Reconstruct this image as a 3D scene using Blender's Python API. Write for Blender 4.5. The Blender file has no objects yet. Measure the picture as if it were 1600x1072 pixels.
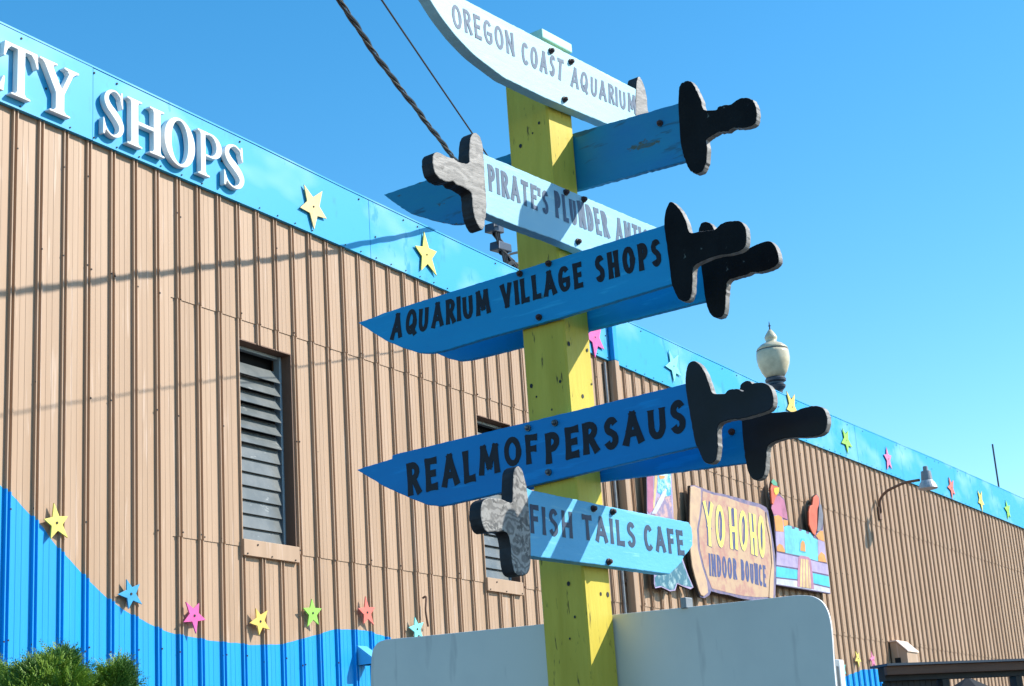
import bpy, bmesh, math, random
import numpy as np
from mathutils import Vector, Matrix, noise
R = math.radians
rnd = random.Random(7)
sc = bpy.context.scene
col = sc.collection

# ------------------------------------------------------------------ camera
FPX, PITCH, ROLL, AZ_WALL, AZ_SIGN = 2546.18, R(15.932), R(-3.907), R(30.435), R(37.1)
FWD = np.array([0, math.cos(PITCH), math.sin(PITCH)])
_U0 = np.array([0, -math.sin(PITCH), math.cos(PITCH)]); _X0 = np.array([1., 0, 0])
RGT = math.cos(ROLL)*_X0 + math.sin(ROLL)*_U0
UPV = -math.sin(ROLL)*_X0 + math.cos(ROLL)*_U0
CAM = np.array([0, 0, 1.6])
cd = bpy.data.cameras.new('camera'); cam = bpy.data.objects.new('camera', cd); col.objects.link(cam)
cd.sensor_width = 36; cd.lens = 36*FPX/1600; cd.clip_start = .05; cd.clip_end = 3000
m = Matrix.Identity(4)
for i in range(3):
    m[i][0], m[i][1], m[i][2], m[i][3] = RGT[i], UPV[i], -FWD[i], CAM[i]
cam.matrix_world = m
sc.camera = cam

# ------------------------------------------------------------------ sky, sun, exposure
SUN_AZ, SUN_EL = R(84), R(36)          # clockwise from +Y
SV = np.array([math.sin(SUN_AZ)*math.cos(SUN_EL), math.cos(SUN_AZ)*math.cos(SUN_EL), math.sin(SUN_EL)])
w = bpy.data.worlds.new('World'); sc.world = w; w.use_nodes = True
nt = w.node_tree; bg = nt.nodes['Background']
sky = nt.nodes.new('ShaderNodeTexSky'); sky.sky_type = 'NISHITA'; sky.sun_disc = False
sky.sun_elevation = SUN_EL; sky.sun_rotation = SUN_AZ
sky.altitude = 0; sky.air_density = 1.0; sky.dust_density = .3; sky.ozone_density = 2.0
hs = nt.nodes.new('ShaderNodeHueSaturation'); hs.inputs['Saturation'].default_value = 1.38
hs.inputs['Hue'].default_value = .4905; hs.inputs['Value'].default_value = 1.0
nt.links.new(sky.outputs[0], hs.inputs['Color']); nt.links.new(hs.outputs[0], bg.inputs['Color'])
bg.inputs['Strength'].default_value = .148
sl = bpy.data.lights.new('sun', 'SUN'); sl.energy = 4.3; sl.angle = R(.53); sl.color = (1, .95, .86)
so = bpy.data.objects.new('sun', sl); col.objects.link(so)
so.rotation_euler = Vector(SV).to_track_quat('Z', 'Y').to_euler(); so.location = (20, 3, 30)
sc.view_settings.view_transform = 'Standard'; sc.view_settings.look = 'None'
sc.view_settings.exposure = 0.75; sc.view_settings.gamma = 1

# ------------------------------------------------------------------ geometry helpers
def ray(x, y): return FWD + RGT*(x-800)/FPX - UPV*(y-536)/FPX
class Plane:                                     # a vertical plane: u along it, off out of it (towards the street), z up
    def __init__(s, o, az):
        s.o = np.array([o[0], o[1], 0.]); s.az = az
        s.u = np.array([math.sin(az), math.cos(az), 0]); s.n = np.array([math.cos(az), -math.sin(az), 0])
    def hit(s, x, y, off=0.):
        d = ray(x, y); t = ((s.o+s.n*off-CAM) @ s.n)/(d @ s.n); P = CAM+d*t
        return float((P-s.o) @ s.u), float(P[2])
    def pt(s, u, off, z): return s.o+s.u*u+s.n*off+np.array([0, 0, z])
WALL = Plane(CAM+ray(60, 450)*14.68, AZ_WALL)
CORNER = CAM+ray(889.8, 620)*5.0
FACE1 = Plane(CORNER, AZ_SIGN)                   # sunny face of the post
FACE2 = Plane(CORNER, AZ_SIGN+math.pi/2)         # shaded face of the post
WORLD = Plane((0, 0), math.pi/2)                 # u = +X, off = -Y
W2 = -FACE2.hit(822.8, 620)[0]; W1 = FACE1.hit(929.7, 620)[0]

FRAME = {}
class Thing:
    def __init__(s, name, label, cat, plane, at, group=None, mesh=None):
        s.plane, s.at = plane, at
        s.o = bpy.data.objects.new(name, None); col.objects.link(s.o)
        s.o.empty_display_size = .1
        s.o.location = plane.pt(*at); s.o.rotation_euler = (0, 0, math.pi/2-plane.az)
        s.o['label'] = label; s.o['category'] = cat
        if group: s.o['group'] = group
    def part(s, name, V, F, mat, parent=None, **k):
        L = [(v[0]-s.at[0], -(v[1]-s.at[1]), v[2]-s.at[2]) for v in V]
        o = build(name, L, F, mat, **k); o.parent = parent or s.o
        return o
def build(name, L, F, mat, smooth=False, bevel=0, midx=None, fix=True):
    me = bpy.data.meshes.new(name); me.from_pydata([tuple(map(float, v)) for v in L], [], F)
    for mm in (mat if isinstance(mat, (list, tuple)) else [mat]): me.materials.append(mm)
    if midx is not None: me.polygons.foreach_set('material_index', midx)
    if fix:
        b = bmesh.new(); b.from_mesh(me); bmesh.ops.recalc_face_normals(b, faces=b.faces); b.to_mesh(me); b.free()
    if smooth: me.polygons.foreach_set('use_smooth', [True]*len(me.polygons))
    me.update()
    o = bpy.data.objects.new(name, me); col.objects.link(o)
    if bevel:
        bm = o.modifiers.new('bevel', 'BEVEL'); bm.width = bevel; bm.segments = 2; bm.limit_method = 'ANGLE'; bm.angle_limit = R(50)
    return o
def single(name, label, cat, plane, at, V, F, mat, group=None, kind=None, **k):
    L = [(v[0]-at[0], -(v[1]-at[1]), v[2]-at[2]) for v in V]
    o = build(name, L, F, mat, **k); o.location = plane.pt(*at); o.rotation_euler = (0, 0, math.pi/2-plane.az)
    if label: o['label'] = label
    if cat: o['category'] = cat
    if group: o['group'] = group
    if kind: o['kind'] = kind
    return o
class MB:                                        # collects shapes (u, off, z)
    def __init__(s): s.V, s.F = [], []
    def add(s, V, F):
        b = len(s.V); s.V += [tuple(v) for v in V]; s.F += [tuple(b+i for i in f) for f in F]; return s
    def box(s, u0, u1, o0, o1, z0, z1):
        V = [(u, o, z) for z in (z0, z1) for o in (o0, o1) for u in (u0, u1)]
        return s.add(V, [(0, 1, 3, 2), (4, 6, 7, 5), (0, 4, 5, 1), (2, 3, 7, 6), (0, 2, 6, 4), (1, 5, 7, 3)])
    def prism(s, P, front, thick):
        n = len(P); V = [(u, front, z) for u, z in P]+[(u, front-thick, z) for u, z in P]
        return s.add(V, [tuple(range(n)), tuple(range(2*n-1, n-1, -1))]+[(i, i+n, (i+1) % n+n, (i+1) % n) for i in range(n)])
    def ring(s, A, B, front, thick):             # outer and inner loop of equal length
        n = len(A); V = [(u, front, z) for u, z in A]+[(u, front, z) for u, z in B]+[(u, front-thick, z) for u, z in A]+[(u, front-thick, z) for u, z in B]
        F = []
        for i in range(n):
            j = (i+1) % n
            F += [(i, j, n+j, n+i), (2*n+i, 3*n+i, 3*n+j, 2*n+j), (i, 2*n+i, 2*n+j, j), (n+i, n+j, 3*n+j, 3*n+i)]
        return s.add(V, F)
    def sheet(s, P, off): return s.add([(u, off, z) for u, z in P], [tuple(range(len(P)))])
    def tube(s, pts, r, n=10, cap=True):
        pts = [Vector(p) for p in pts]; rr = r if isinstance(r, (list, tuple)) else [r]*len(pts)
        ref = None; V = []; F = []
        for i, p in enumerate(pts):
            t = (pts[min(i+1, len(pts)-1)]-pts[max(i-1, 0)]).normalized()
            if ref is None: ref = t.orthogonal().normalized()
            ref = (ref-t*ref.dot(t)).normalized(); b = t.cross(ref)
            V += [tuple(p+(ref*math.cos(2*math.pi*k/n)+b*math.sin(2*math.pi*k/n))*rr[i]) for k in range(n)]
        for i in range(len(pts)-1):
            F += [(i*n+k, i*n+(k+1) % n, (i+1)*n+(k+1) % n, (i+1)*n+k) for k in range(n)]
        if cap: F += [tuple(range(n)), tuple(range((len(pts)-1)*n, len(pts)*n))]
        return s.add(V, F)
    def lathe(s, c, prof, n=28):                 # prof: (radius, z)
        V = []; F = []
        for r_, z in prof: V += [(c[0]+r_*math.cos(2*math.pi*k/n), c[1]+r_*math.sin(2*math.pi*k/n), c[2]+z) for k in range(n)]
        for i in range(len(prof)-1): F += [(i*n+k, i*n+(k+1) % n, (i+1)*n+(k+1) % n, (i+1)*n+k) for k in range(n)]
        F += [tuple(range(n)), tuple(range((len(prof)-1)*n, len(prof)*n))]
        return s.add(V, F)
def crom(P, k=5, closed=True):
    n = len(P); out = []
    for i in range(n if closed else n-1):
        g = (lambda j: P[j % n]) if closed else (lambda j: P[min(max(j, 0), n-1)])
        p0, p1, p2, p3 = [np.array(g(i+d), float) for d in (-1, 0, 1, 2)]
        for s_ in range(k):
            t = s_/k
            out.append(tuple(.5*((2*p1)+(-p0+p2)*t+(2*p0-5*p1+4*p2-p3)*t*t+(-p0+3*p1-3*p2+p3)*t**3)))
    if not closed: out.append(tuple(P[-1]))
    return out
def ragged(P, amp, step=.012):
    out = []; n = len(P)
    for i in range(n):
        a, b = np.array(P[i]), np.array(P[(i+1) % n]); L = np.linalg.norm(b-a); k = max(1, int(L/step))
        t = (b-a)/max(L, 1e-9); nn = np.array([-t[1], t[0]])
        for j in range(k):
            q = a+(b-a)*j/k; out.append(tuple(q+nn*rnd.gauss(0, amp)))
    return out
def pxl(plane, off, pts, sx=1, ox=0, oy=0): return [plane.hit(ox+x/sx, oy+y/sx, off) for x, y in pts]
def ribbon(P, wd, closed=False, ends=True, var=.0):
    P = [np.array(p, float) for p in P]; n = len(P); A = []; B = []
    for i in range(n):
        if closed: a, b = P[i-1], P[(i+1) % n]
        else: a, b = P[max(i-1, 0)], P[min(i+1, n-1)]
        t1 = P[i]-a; t2 = b-P[i]
        if np.linalg.norm(t1) < 1e-9: t1 = t2
        if np.linalg.norm(t2) < 1e-9: t2 = t1
        t1 = t1/np.linalg.norm(t1); t2 = t2/np.linalg.norm(t2)
        t = t1+t2; t = t/max(np.linalg.norm(t), 1e-6); nn = np.array([-t[1], t[0]])
        c = max(.55, float(nn @ np.array([-t1[1], t1[0]])))
        h = (wd[i] if isinstance(wd, (list, tuple)) else wd)/2/c*(1+rnd.uniform(-var, var))
        A.append(P[i]+nn*h); B.append(P[i]-nn*h)
    return A, B

# ------------------------------------------------------------------ materials (procedural)
def lin(r, g, b):
    f = lambda c: c/12.92 if c <= .04045 else ((c+.055)/1.055)**2.4
    return (f(r/255), f(g/255), f(b/255), 1)
def mat(name, c, rough=.6, c2=None, scale=6., lo=.4, hi=.65, detail=6., stretch=None, bump=0., bscale=40., spec=.4,
        chip=None, chip_scale=30., chip_at=.7, metal=0., coat=0., grain=None, dash=None):
    m_ = bpy.data.materials.new(name); m_.use_nodes = True; t = m_.node_tree; N = t.nodes.new; L = t.links.new
    p = t.nodes['Principled BSDF']; p.inputs['Roughness'].default_value = rough; p.inputs['Metallic'].default_value = metal
    p.inputs['Specular IOR Level'].default_value = spec; p.inputs['Coat Weight'].default_value = coat
    tc = N('ShaderNodeTexCoord'); mp = N('ShaderNodeMapping'); L(tc.outputs['Object'], mp.inputs['Vector'])
    if stretch: mp.inputs['Scale'].default_value = stretch
    c = tuple(c)[:3]+(1,); last = None
    def noise_(sc_, d, v=None):
        n_ = N('ShaderNodeTexNoise'); n_.inputs['Scale'].default_value = sc_; n_.inputs['Detail'].default_value = d
        n_.inputs['Roughness'].default_value = .62; L(v or mp.outputs[0], n_.inputs['Vector']); return n_.outputs['Fac']
    def ramp(src, a, b):
        r_ = N('ShaderNodeMapRange'); r_.inputs['From Min'].default_value = a; r_.inputs['From Max'].default_value = b
        L(src, r_.inputs['Value']); return r_.outputs['Result']
    def mix(f_, a, b):
        x = N('ShaderNodeMix'); x.data_type = 'RGBA'; L(f_, x.inputs['Factor'])
        for k_, v in ((6, a), (7, b)):
            if isinstance(v, tuple): x.inputs[k_].default_value = v
            else: L(v, x.inputs[k_])
        return x.outputs[2]
    p.inputs['Base Color'].default_value = c
    if c2 is not None:
        last = mix(ramp(noise_(scale, detail), lo, hi), c, tuple(c2)[:3]+(1,)); L(last, p.inputs['Base Color'])
    if grain is not None:                         # veins of weathered plywood
        wv = N('ShaderNodeTexWave'); wv.inputs['Scale'].default_value = grain[1]; wv.inputs['Distortion'].default_value = grain[2]
        wv.inputs['Detail'].default_value = 3; wv.inputs['Detail Scale'].default_value = 1.6; wv.bands_direction = 'Z'
        L(tc.outputs['Object'], wv.inputs['Vector'])
        last = mix(ramp(wv.outputs['Fac'], .25, .85), last or c, tuple(grain[0])[:3]+(1,)); L(last, p.inputs['Base Color'])
    if chip is not None:
        ch = noise_(chip_scale, 4.); last = mix(ramp(ch, chip_at, chip_at+.03), last or c, tuple(chip)[:3]+(1,)); L(last, p.inputs['Base Color'])
    if dash is not None:                          # small marks drawn out along one direction: cracks, brush marks, rain streaks
        dc, dscale, dst, at_ = dash; m2 = N('ShaderNodeMapping'); L(tc.outputs['Object'], m2.inputs['Vector']); m2.inputs['Scale'].default_value = dst
        m2.inputs['Location'].default_value = (3.1, 1.7, .4)
        last = mix(ramp(noise_(dscale, 3., m2.outputs[0]), at_, at_+.07), last or c, tuple(dc)[:3]+(1,)); L(last, p.inputs['Base Color'])
    if bump:
        bp = N('ShaderNodeBump'); bp.inputs['Strength'].default_value = bump; bp.inputs['Distance'].default_value = .004
        L(noise_(bscale, 5.), bp.inputs['Height']); L(bp.outputs[0], p.inputs['Normal'])
    return m_

M = dict(
 tan=mat('tan painted steel', (0.44, 0.298, 0.198), .5, (0.36, 0.236, 0.15), 1.1, .35, .7, stretch=(3, 3, .15), bump=.15, bscale=3, spec=.3, chip=(0.3128, 0.2024, 0.1339), chip_scale=2.2, chip_at=.80, dash=((0.48, 0.345, 0.252), 9., (2.2, 2.2, .10), .60)),
 wave=mat('bright blue painted steel', (0, 0.305, 0.70), .5, (0, 0.262, 0.62), 1.6, .4, .7, stretch=(3, 3, .2), bump=.12, bscale=3, spec=.3, dash=((0.0084, 0.3192, 0.7224), 9., (2.2, 2.2, .1), .62)),
 fascia=mat('cyan fascia with painted clouds', (0.0185, 0.336, 0.6216), .5, (0.30, 0.56, 0.68), .62, .48, .82, 3., stretch=(.8, 1, 1.5), spec=.3, bump=.05, bscale=2, dash=((0.0168, 0.2856, 0.5544), 5., (1., 1., .5), .60)),
 fdark=mat('dark eave', (.03, .03, .03), .8),
 pole=mat('yellow painted timber', (0.60, 0.475, 0.065), .55, (0.43, 0.33, 0.030), 9, .45, .75, stretch=(1, 1, .12), bump=.6, bscale=45, chip=(0.258, 0.2169, 0.0688), chip_scale=13, chip_at=.69, spec=.2, dash=((0.13, 0.105, 0.025), 55., (1, 1, .2), .635)),
 cap=mat('pale green painted cap', (.42, .74, .60), .5, (.36, .66, .55), 9),
 blade_a=mat('sun bleached pale blue paint', (0.41, 0.6396, 0.7052), .5, (0.3444, 0.5904, 0.6806), 5, .4, .8, bump=.2, bscale=60, stretch=(.4, 1, 1), spec=.18, chip=(0.246, 0.2952, 0.2952), chip_scale=16, chip_at=.72, dash=((0.4756, 0.6724, 0.7216), 40., (.12, 1, 1), .6)),
 blade_p=mat('light blue paint', (0.304, 0.56, 0.688), .5, (0.24, 0.496, 0.656), 6, .4, .8, bump=.25, bscale=60, stretch=(.4, 1, 1), spec=.18, chip=(0.16, 0.24, 0.272), chip_scale=18, chip_at=.71, dash=((0.368, 0.608, 0.704), 40., (.12, 1, 1), .6)),
 blade_f=mat('sky blue paint', (0.123, 0.4518, 0.7052), .5, (0.0922, 0.3895, 0.656), 6, .4, .8, bump=.3, bscale=70, stretch=(.4, 1, 1), spec=.18, chip=(0.3813, 0.6544, 0.7544), chip_scale=22, chip_at=.67, dash=((0.1845, 0.5141, 0.7216), 40., (.12, 1, 1), .58)),
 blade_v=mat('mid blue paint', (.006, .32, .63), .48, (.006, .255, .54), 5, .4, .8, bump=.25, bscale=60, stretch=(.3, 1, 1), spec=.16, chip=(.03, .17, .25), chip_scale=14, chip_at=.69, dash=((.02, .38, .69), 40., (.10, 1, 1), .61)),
 blade_b=mat('weathered teal blue paint', (.015, .24, .40), .5, (.010, .17, .42), 3, .4, .7, bump=.3, bscale=60, stretch=(.5, 1, 1), spec=.18, chip=(.07, .11, .10), chip_scale=20, chip_at=.64, dash=((.02, .13, .22), 30., (.2, 1, 1), .60)),
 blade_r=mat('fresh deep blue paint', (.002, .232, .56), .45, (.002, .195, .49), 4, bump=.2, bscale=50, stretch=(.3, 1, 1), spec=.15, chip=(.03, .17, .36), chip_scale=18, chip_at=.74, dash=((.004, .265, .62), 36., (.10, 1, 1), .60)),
 black=mat('black painted wood', (.003, .0035, .005), .7, (.006, .007, .009), 12, bump=.4, bscale=60, spec=.15, chip=(.10, .115, .105), chip_scale=24, chip_at=.70),
 blackn=mat('smooth black paint', (.003, .0035, .005), .55, (.006, .009, .016), 5, bump=.1, spec=.3),
 hgrey=mat('weathered grey plywood', (.21, .20, .187), .55, (.31, .295, .275), 14, .35, .7, stretch=(.5, 1, 1.6), bump=.5, bscale=40, chip=(.10, .096, .09), chip_scale=30, chip_at=.61, grain=((.17, .163, .153), 7., 12.)),
 hgrain=mat('grained grey plywood', (.33, .32, .30), .6, (.24, .23, .22), 16, .4, .65, grain=((.14, .135, .13), 9., 22.), bump=.4, chip=(.08, .08, .08), chip_scale=38, chip_at=.58),
 hedge=mat('black board edge', (.012, .012, .016), .7, (.03, .03, .035), 20, bump=.3),
 ink=mat('navy lettering paint', (.015, .04, .09), .55, (.03, .07, .14), 25, .5, .75),
 inkf=mat('faded slate lettering paint', (.040, .085, .155), .6, (.065, .13, .21), 25, .45, .7),
 inkb=mat('black lettering paint', (.002, .003, .010), .5, (.004, .006, .016), 20, spec=.25),
 bolt=mat('rusted bolt', (.03, .016, .016), .6, (.08, .03, .025), 60, bump=.3),
 boltz=mat('zinc bolt', (.15, .15, .15), .45, (.06, .06, .06), 60, metal=.6),
 white=mat('white letter paint', (0.7568, 0.7568, 0.7392), .5),
 glass=mat('frosted louvre glass', (.12, .135, .135), .25, (.19, .20, .195), 3, .4, .7, spec=.4, bump=.05, bscale=8, dash=((.27, .28, .27), 14., (.4, 1, 1), .64)),
 alu=mat('aluminium', (.35, .42, .46), .4, metal=.3),
 brown=mat('brown reveal', (.16, .09, .06), .7),
 dark=mat('dark interior', (.008, .009, .010), .9),
 panel=mat('back of painted metal sign', (.66, .66, .60), .45, (.57, .58, .54), 2.2, .4, .75, bump=.05, bscale=6, spec=.4, chip=(.20, .20, .19), chip_scale=9, chip_at=.72, dash=((.54, .54, .50), 14., (1, 1, .18), .60)),
 pedge=mat('white sign edge', (0.765, 0.774, 0.774), .5),
 steel=mat('grey steel', (.22, .24, .26), .45, (.16, .18, .20), 12, metal=.3),
 lshade=mat('galvanised lamp shade', (.42, .44, .46), .45, (.30, .32, .34), 20, metal=.2),
 globe=mat('aged cream globe', (.60, .54, .38), .3, (.46, .41, .28), 5, spec=.4),
 cable=mat('black cable', (.012, .012, .014), .5), cablew=mat('bare strand', (.10, .085, .06), .5, metal=.4),
 bark=mat('brown stem', (.10, .07, .045), .9, (.07, .05, .03), 12),
 leaf=mat('mid green foliage', (.045, .125, .014), .6, (.075, .165, .018), 5),
 leafl=mat('yellow green foliage', (.14, .25, .022), .6, (.19, .30, .032), 6),
 asphalt=mat('asphalt', (.05, .05, .052), .9, (.07, .07, .07), 30, bump=.4, bscale=120),
 roof=mat('roof membrane', (.30, .30, .29), .8, (.24, .24, .23), 3),
 beam=mat('brown stained timber', (.14, .06, .032), .6, (.085, .036, .02), 5, stretch=(.2, 1, 3), bump=.3),
 dtimber=mat('dark stained timber', (.018, .016, .015), .7, (.03, .026, .022), 5),
 flash=mat('dark metal edge', (.05, .065, .09), .4, metal=.3),
 canvas=mat('black canvas', (.015, .016, .019), .8),
 orange=mat('orange paint', (.62, .16, .04), .6),
)
STAR = {k: mat(k+' star paint', tuple(c*.84 for c in v), .55, tuple(c*.66 for c in v), 8) for k, v in dict(
 cream=(.92, .70, .30), yellow=(.90, .78, .16), gold=(.92, .64, .13), pink=(.88, .12, .42), aqua=(.25, .84, .80),
 lime=(.36, .80, .10), red=(.90, .20, .15), blue=(.03, .36, .66), rose=(.86, .24, .46)).items()}

# ------------------------------------------------------------------ ground
single('ground', None, None, WORLD, (0, 0, 0), [(-300, -600, 0), (300, -600, 0), (300, 300, 0), (-300, 300, 0)], [(0, 1, 2, 3)], M['asphalt'], kind='structure', fix=False)

# ------------------------------------------------------------------ the building
S0, S1 = -5.0, 52.0
_fs = [-5, -.55, 2.99, 4.6, 6.6, 8.4, 12.6, 18.5, 21.6, 27.4, 35, 52]
_ft = [8.76, 8.76, 8.73, 8.70, 8.685, 8.67, 8.65, 8.63, 8.665, 8.75, 8.80, 8.80]
_fb = [8.0, 8.0, 7.98, 7.965, 7.95, 7.93, 7.875, 7.875, 7.90, 7.93, 7.94, 7.94]
ftop = lambda s: float(np.interp(s, _fs, _ft)); fbot = lambda s: float(np.interp(s, _fs, _fb))
wave_px = [(-60, 690), (-30, 728), (0, 762), (20, 775), (40, 800), (62, 822), (85, 855), (110, 880), (135, 905), (165, 935), (200, 958), (235, 977), (262, 988),
           (300, 997), (350, 1003), (400, 1008), (440, 1006), (465, 1000), (490, 993), (520, 985), (545, 983), (575, 986), (600, 994), (640, 1010), (700, 1045)]
wv = sorted(WALL.hit(*p) for p in wave_px)
wr = [WALL.hit(*p) for p in [(1306, 1066), (1325, 1055), (1345, 1047), (1365, 1045), (1382, 1048), (1410, 1065)]]
wv = [(S0, wv[0][1]+1.2)]+wv+[(8.5, 3.0), (12, 2.4), (16, 2.8)]+wr+[(26, 3.0), (32, 2.2), (40, 3.0), (S1, 2.4)]
wave = lambda s: float(np.interp(s, [p[0] for p in wv], [p[1] for p in wv]))+.014*noise.noise(Vector((s*2.3, 5., 0)))+.010*noise.noise(Vector((s*7., 1., 0)))
WIN = [(2.70, 3.545, 4.385, 6.47), (7.27, 8.085, 4.375, 6.435)]
rib0 = WALL.hit(489, 650)[0] % .3048
PROF = [(-.044, 0), (-.041, .030), (-.030, .030), (-.019, .002), (.003, .002), (.006, .029), (.016, .029), (.030, 0), (.094, 0), (.0965, .0022), (.104, .0022), (.1065, 0), (.160, 0), (.1625, .0022), (.170, .0022), (.1725, 0)]
xs = []
k = math.floor((S0-rib0)/.3048)
while rib0+k*.3048 < S1+.3:
    ja, jb, jo = rnd.gauss(0, .0035), rnd.uniform(.82, 1.12), rnd.gauss(0, .0022)+(.0035 if k % 3 == 0 else 0)
    xs += [(rib0+k*.3048+a+ja, b*jb+jo) for a, b in PROF]; k += 1
xs = [p for p in xs if S0 <= p[0] <= S1]
prof = lambda s: float(np.interp(s, [p[0] for p in xs], [p[1] for p in xs]))
_xu = np.array([p[0] for p in xs]); _xo = np.array([p[1] for p in xs])
brk = [w_[i] for w_ in WIN for i in (0, 1)]+[1.70, 1.702]
xs = sorted(xs+[(b, float(np.interp(b, _xu, _xo))) for b in brk])
SEAM = [4.31, 6.70]
wm = MB(); mi = []
def wquad(a, b, z0a, z1a, z0b, z1b, ra, mi_):
    wm.add([(a[0], a[1]+ra, z0a), (b[0], b[1]+ra, z0b), (b[0], b[1]+ra, z1b), (a[0], a[1]+ra, z1a)], [(0, 1, 2, 3)]); mi.append(mi_)
for a, b in zip(xs[:-1], xs[1:]):
    if b[0]-a[0] < 1e-6: continue
    mid = (a[0]+b[0])/2; seamed = mid > 1.701
    rows = [(0., SEAM[0], 0.), (SEAM[0], SEAM[1], .009), (SEAM[1], 8.35, .018)] if seamed else [(0., 8.35, .018)]
    win = next((w_ for w_ in WIN if w_[0] < mid < w_[1]), None)
    wa, wb = wave(a[0]), wave(b[0])
    for z0, z1, ro in rows:
        cuts = [(z0, z1)]
        if win:
            cuts = [(z0, min(z1, win[2])), (max(z0, win[3]), z1)]
        for c0, c1 in cuts:
            if c1-c0 < 1e-4: continue
            ca, cb = min(max(wa, c0), c1), min(max(wb, c0), c1)
            if ca > c0+1e-5 or cb > c0+1e-5: wquad(a, b, c0, ca, c0, cb, ro, 1)
            if ca < c1-1e-5 or cb < c1-1e-5: wquad(a, b, ca, c1, cb, c1, ro, 0)
        if z0 > 0 and not (win and win[2] < z0 < win[3]):
            wm.add([(a[0], a[1]+ro-.009, z0), (b[0], b[1]+ro-.009, z0), (b[0], b[1]+ro, z0), (a[0], a[1]+ro, z0)], [(0, 1, 2, 3)]); mi.append(0)
B = Thing('metal_building', 'long tan corrugated metal building with a cyan cloud painted fascia', 'building', WALL, (0, 0, 0))
B.part('cladding', wm.V, wm.F, [M['tan'], M['wave']], midx=mi, fix=False)
sh = MB()                                          # the other sides and the roof
D = -24.
sh.add([(S0, .0, 0), (S0, D, 0), (S0, D, 8.3), (S0, .0, 8.3)], [(0, 1, 2, 3)])
sh.add([(S1, .0, 0), (S1, D, 0), (S1, D, 8.3), (S1, .0, 8.3)], [(0, 1, 2, 3)])
sh.add([(S0, D, 0), (S1, D, 0), (S1, D, 8.3), (S0, D, 8.3)], [(0, 1, 2, 3)])
B.part('end_wall', sh.V, sh.F, M['tan'])
rf = MB().box(S0+.02, S1-.02, D+.02, -.02, 8.0, 8.28); B.part('roof', rf.V, rf.F, M['roof'])
fa = MB()
seams = [S0, .58, 5.06, 9.4, 13.5, 17.6, 21.75, 24.6, 28.6, 33, 37.5, 42, 47, S1]
for a, b in zip(seams[:-1], seams[1:]):
    ss = np.linspace(a+.004, b-.004, 5); P = [(s, fbot(s)) for s in ss]+[(s, ftop(s)) for s in ss[::-1]]
    fa.prism(P, .075+rnd.uniform(-.002, .002), .045)
fas = B.part('fascia', fa.V, fa.F, M['fascia'])
ed = MB()                                          # parapet cap and the dark trim under the fascia
for a, b in zip(_fs[:-1], _fs[1:]):
    ed.prism([(a, ftop(a)+.004), (b, ftop(b)+.004), (b, ftop(b)+.022), (a, ftop(a)+.022)], .082, .14)
B.part('parapet_cap', ed.V, ed.F, M['fascia'])
ed = MB()
for a, b in zip(_fs[:-1], _fs[1:]):
    ed.prism([(a, fbot(a)+.012), (b, fbot(b)+.012), (b, fbot(b)+.03), (a, fbot(a)+.03)], .0285, .02)
B.part('trim', ed.V, ed.F, M['fdark'])
# screws
sm = MB()
def screw(u, o, z, r_=.011):
    sm.add([(u+r_*math.cos(t), o+h, z+r_*math.sin(t)) for h in (0, .008) for t in [i*math.pi/3 for i in range(6)]],
           [tuple(range(6, 12))]+[(i, (i+1) % 6, (i+1) % 6+6, i+6) for i in range(6)])
k = math.floor(S0/.3048)+1
while rib0+k*.3048 < 30:
    u = rib0+k*.3048; k += 1
    for zz in (4.33, 5.5, 6.72, 7.6, 3.2):
        for du in (-.036, .011):
            if rnd.random() < .40:
                z = zz+rnd.uniform(-.04, .04)
                if not any(w_[0]-.05 < u < w_[1]+.05 and w_[2]-.15 < z < w_[3]+.05 for w_ in WIN): screw(u+du, .024+(.018 if z > 6.7 or u < 1.7 else .009 if z > 4.31 else 0), z, .009)
    if rnd.random() < .7: screw(u, .077, fbot(u)+.03, .008)
    if rnd.random() < .25: screw(u, .077, ftop(u)-.05, .011)
    if rnd.random() < .10: screw(u, .077, (fbot(u)+ftop(u))/2+rnd.uniform(-.15, .15))
for w_ in WIN:
    for du in (.04, .42, .80): screw(w_[0]+du, .0555, w_[2]-.15, .008)
    screw(w_[0]+.2, .0555, w_[2]-.05, .010)
so_ = B.part('screws', sm.V, sm.F, M['fdark']); so_['kind'] = 'stuff'
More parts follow.
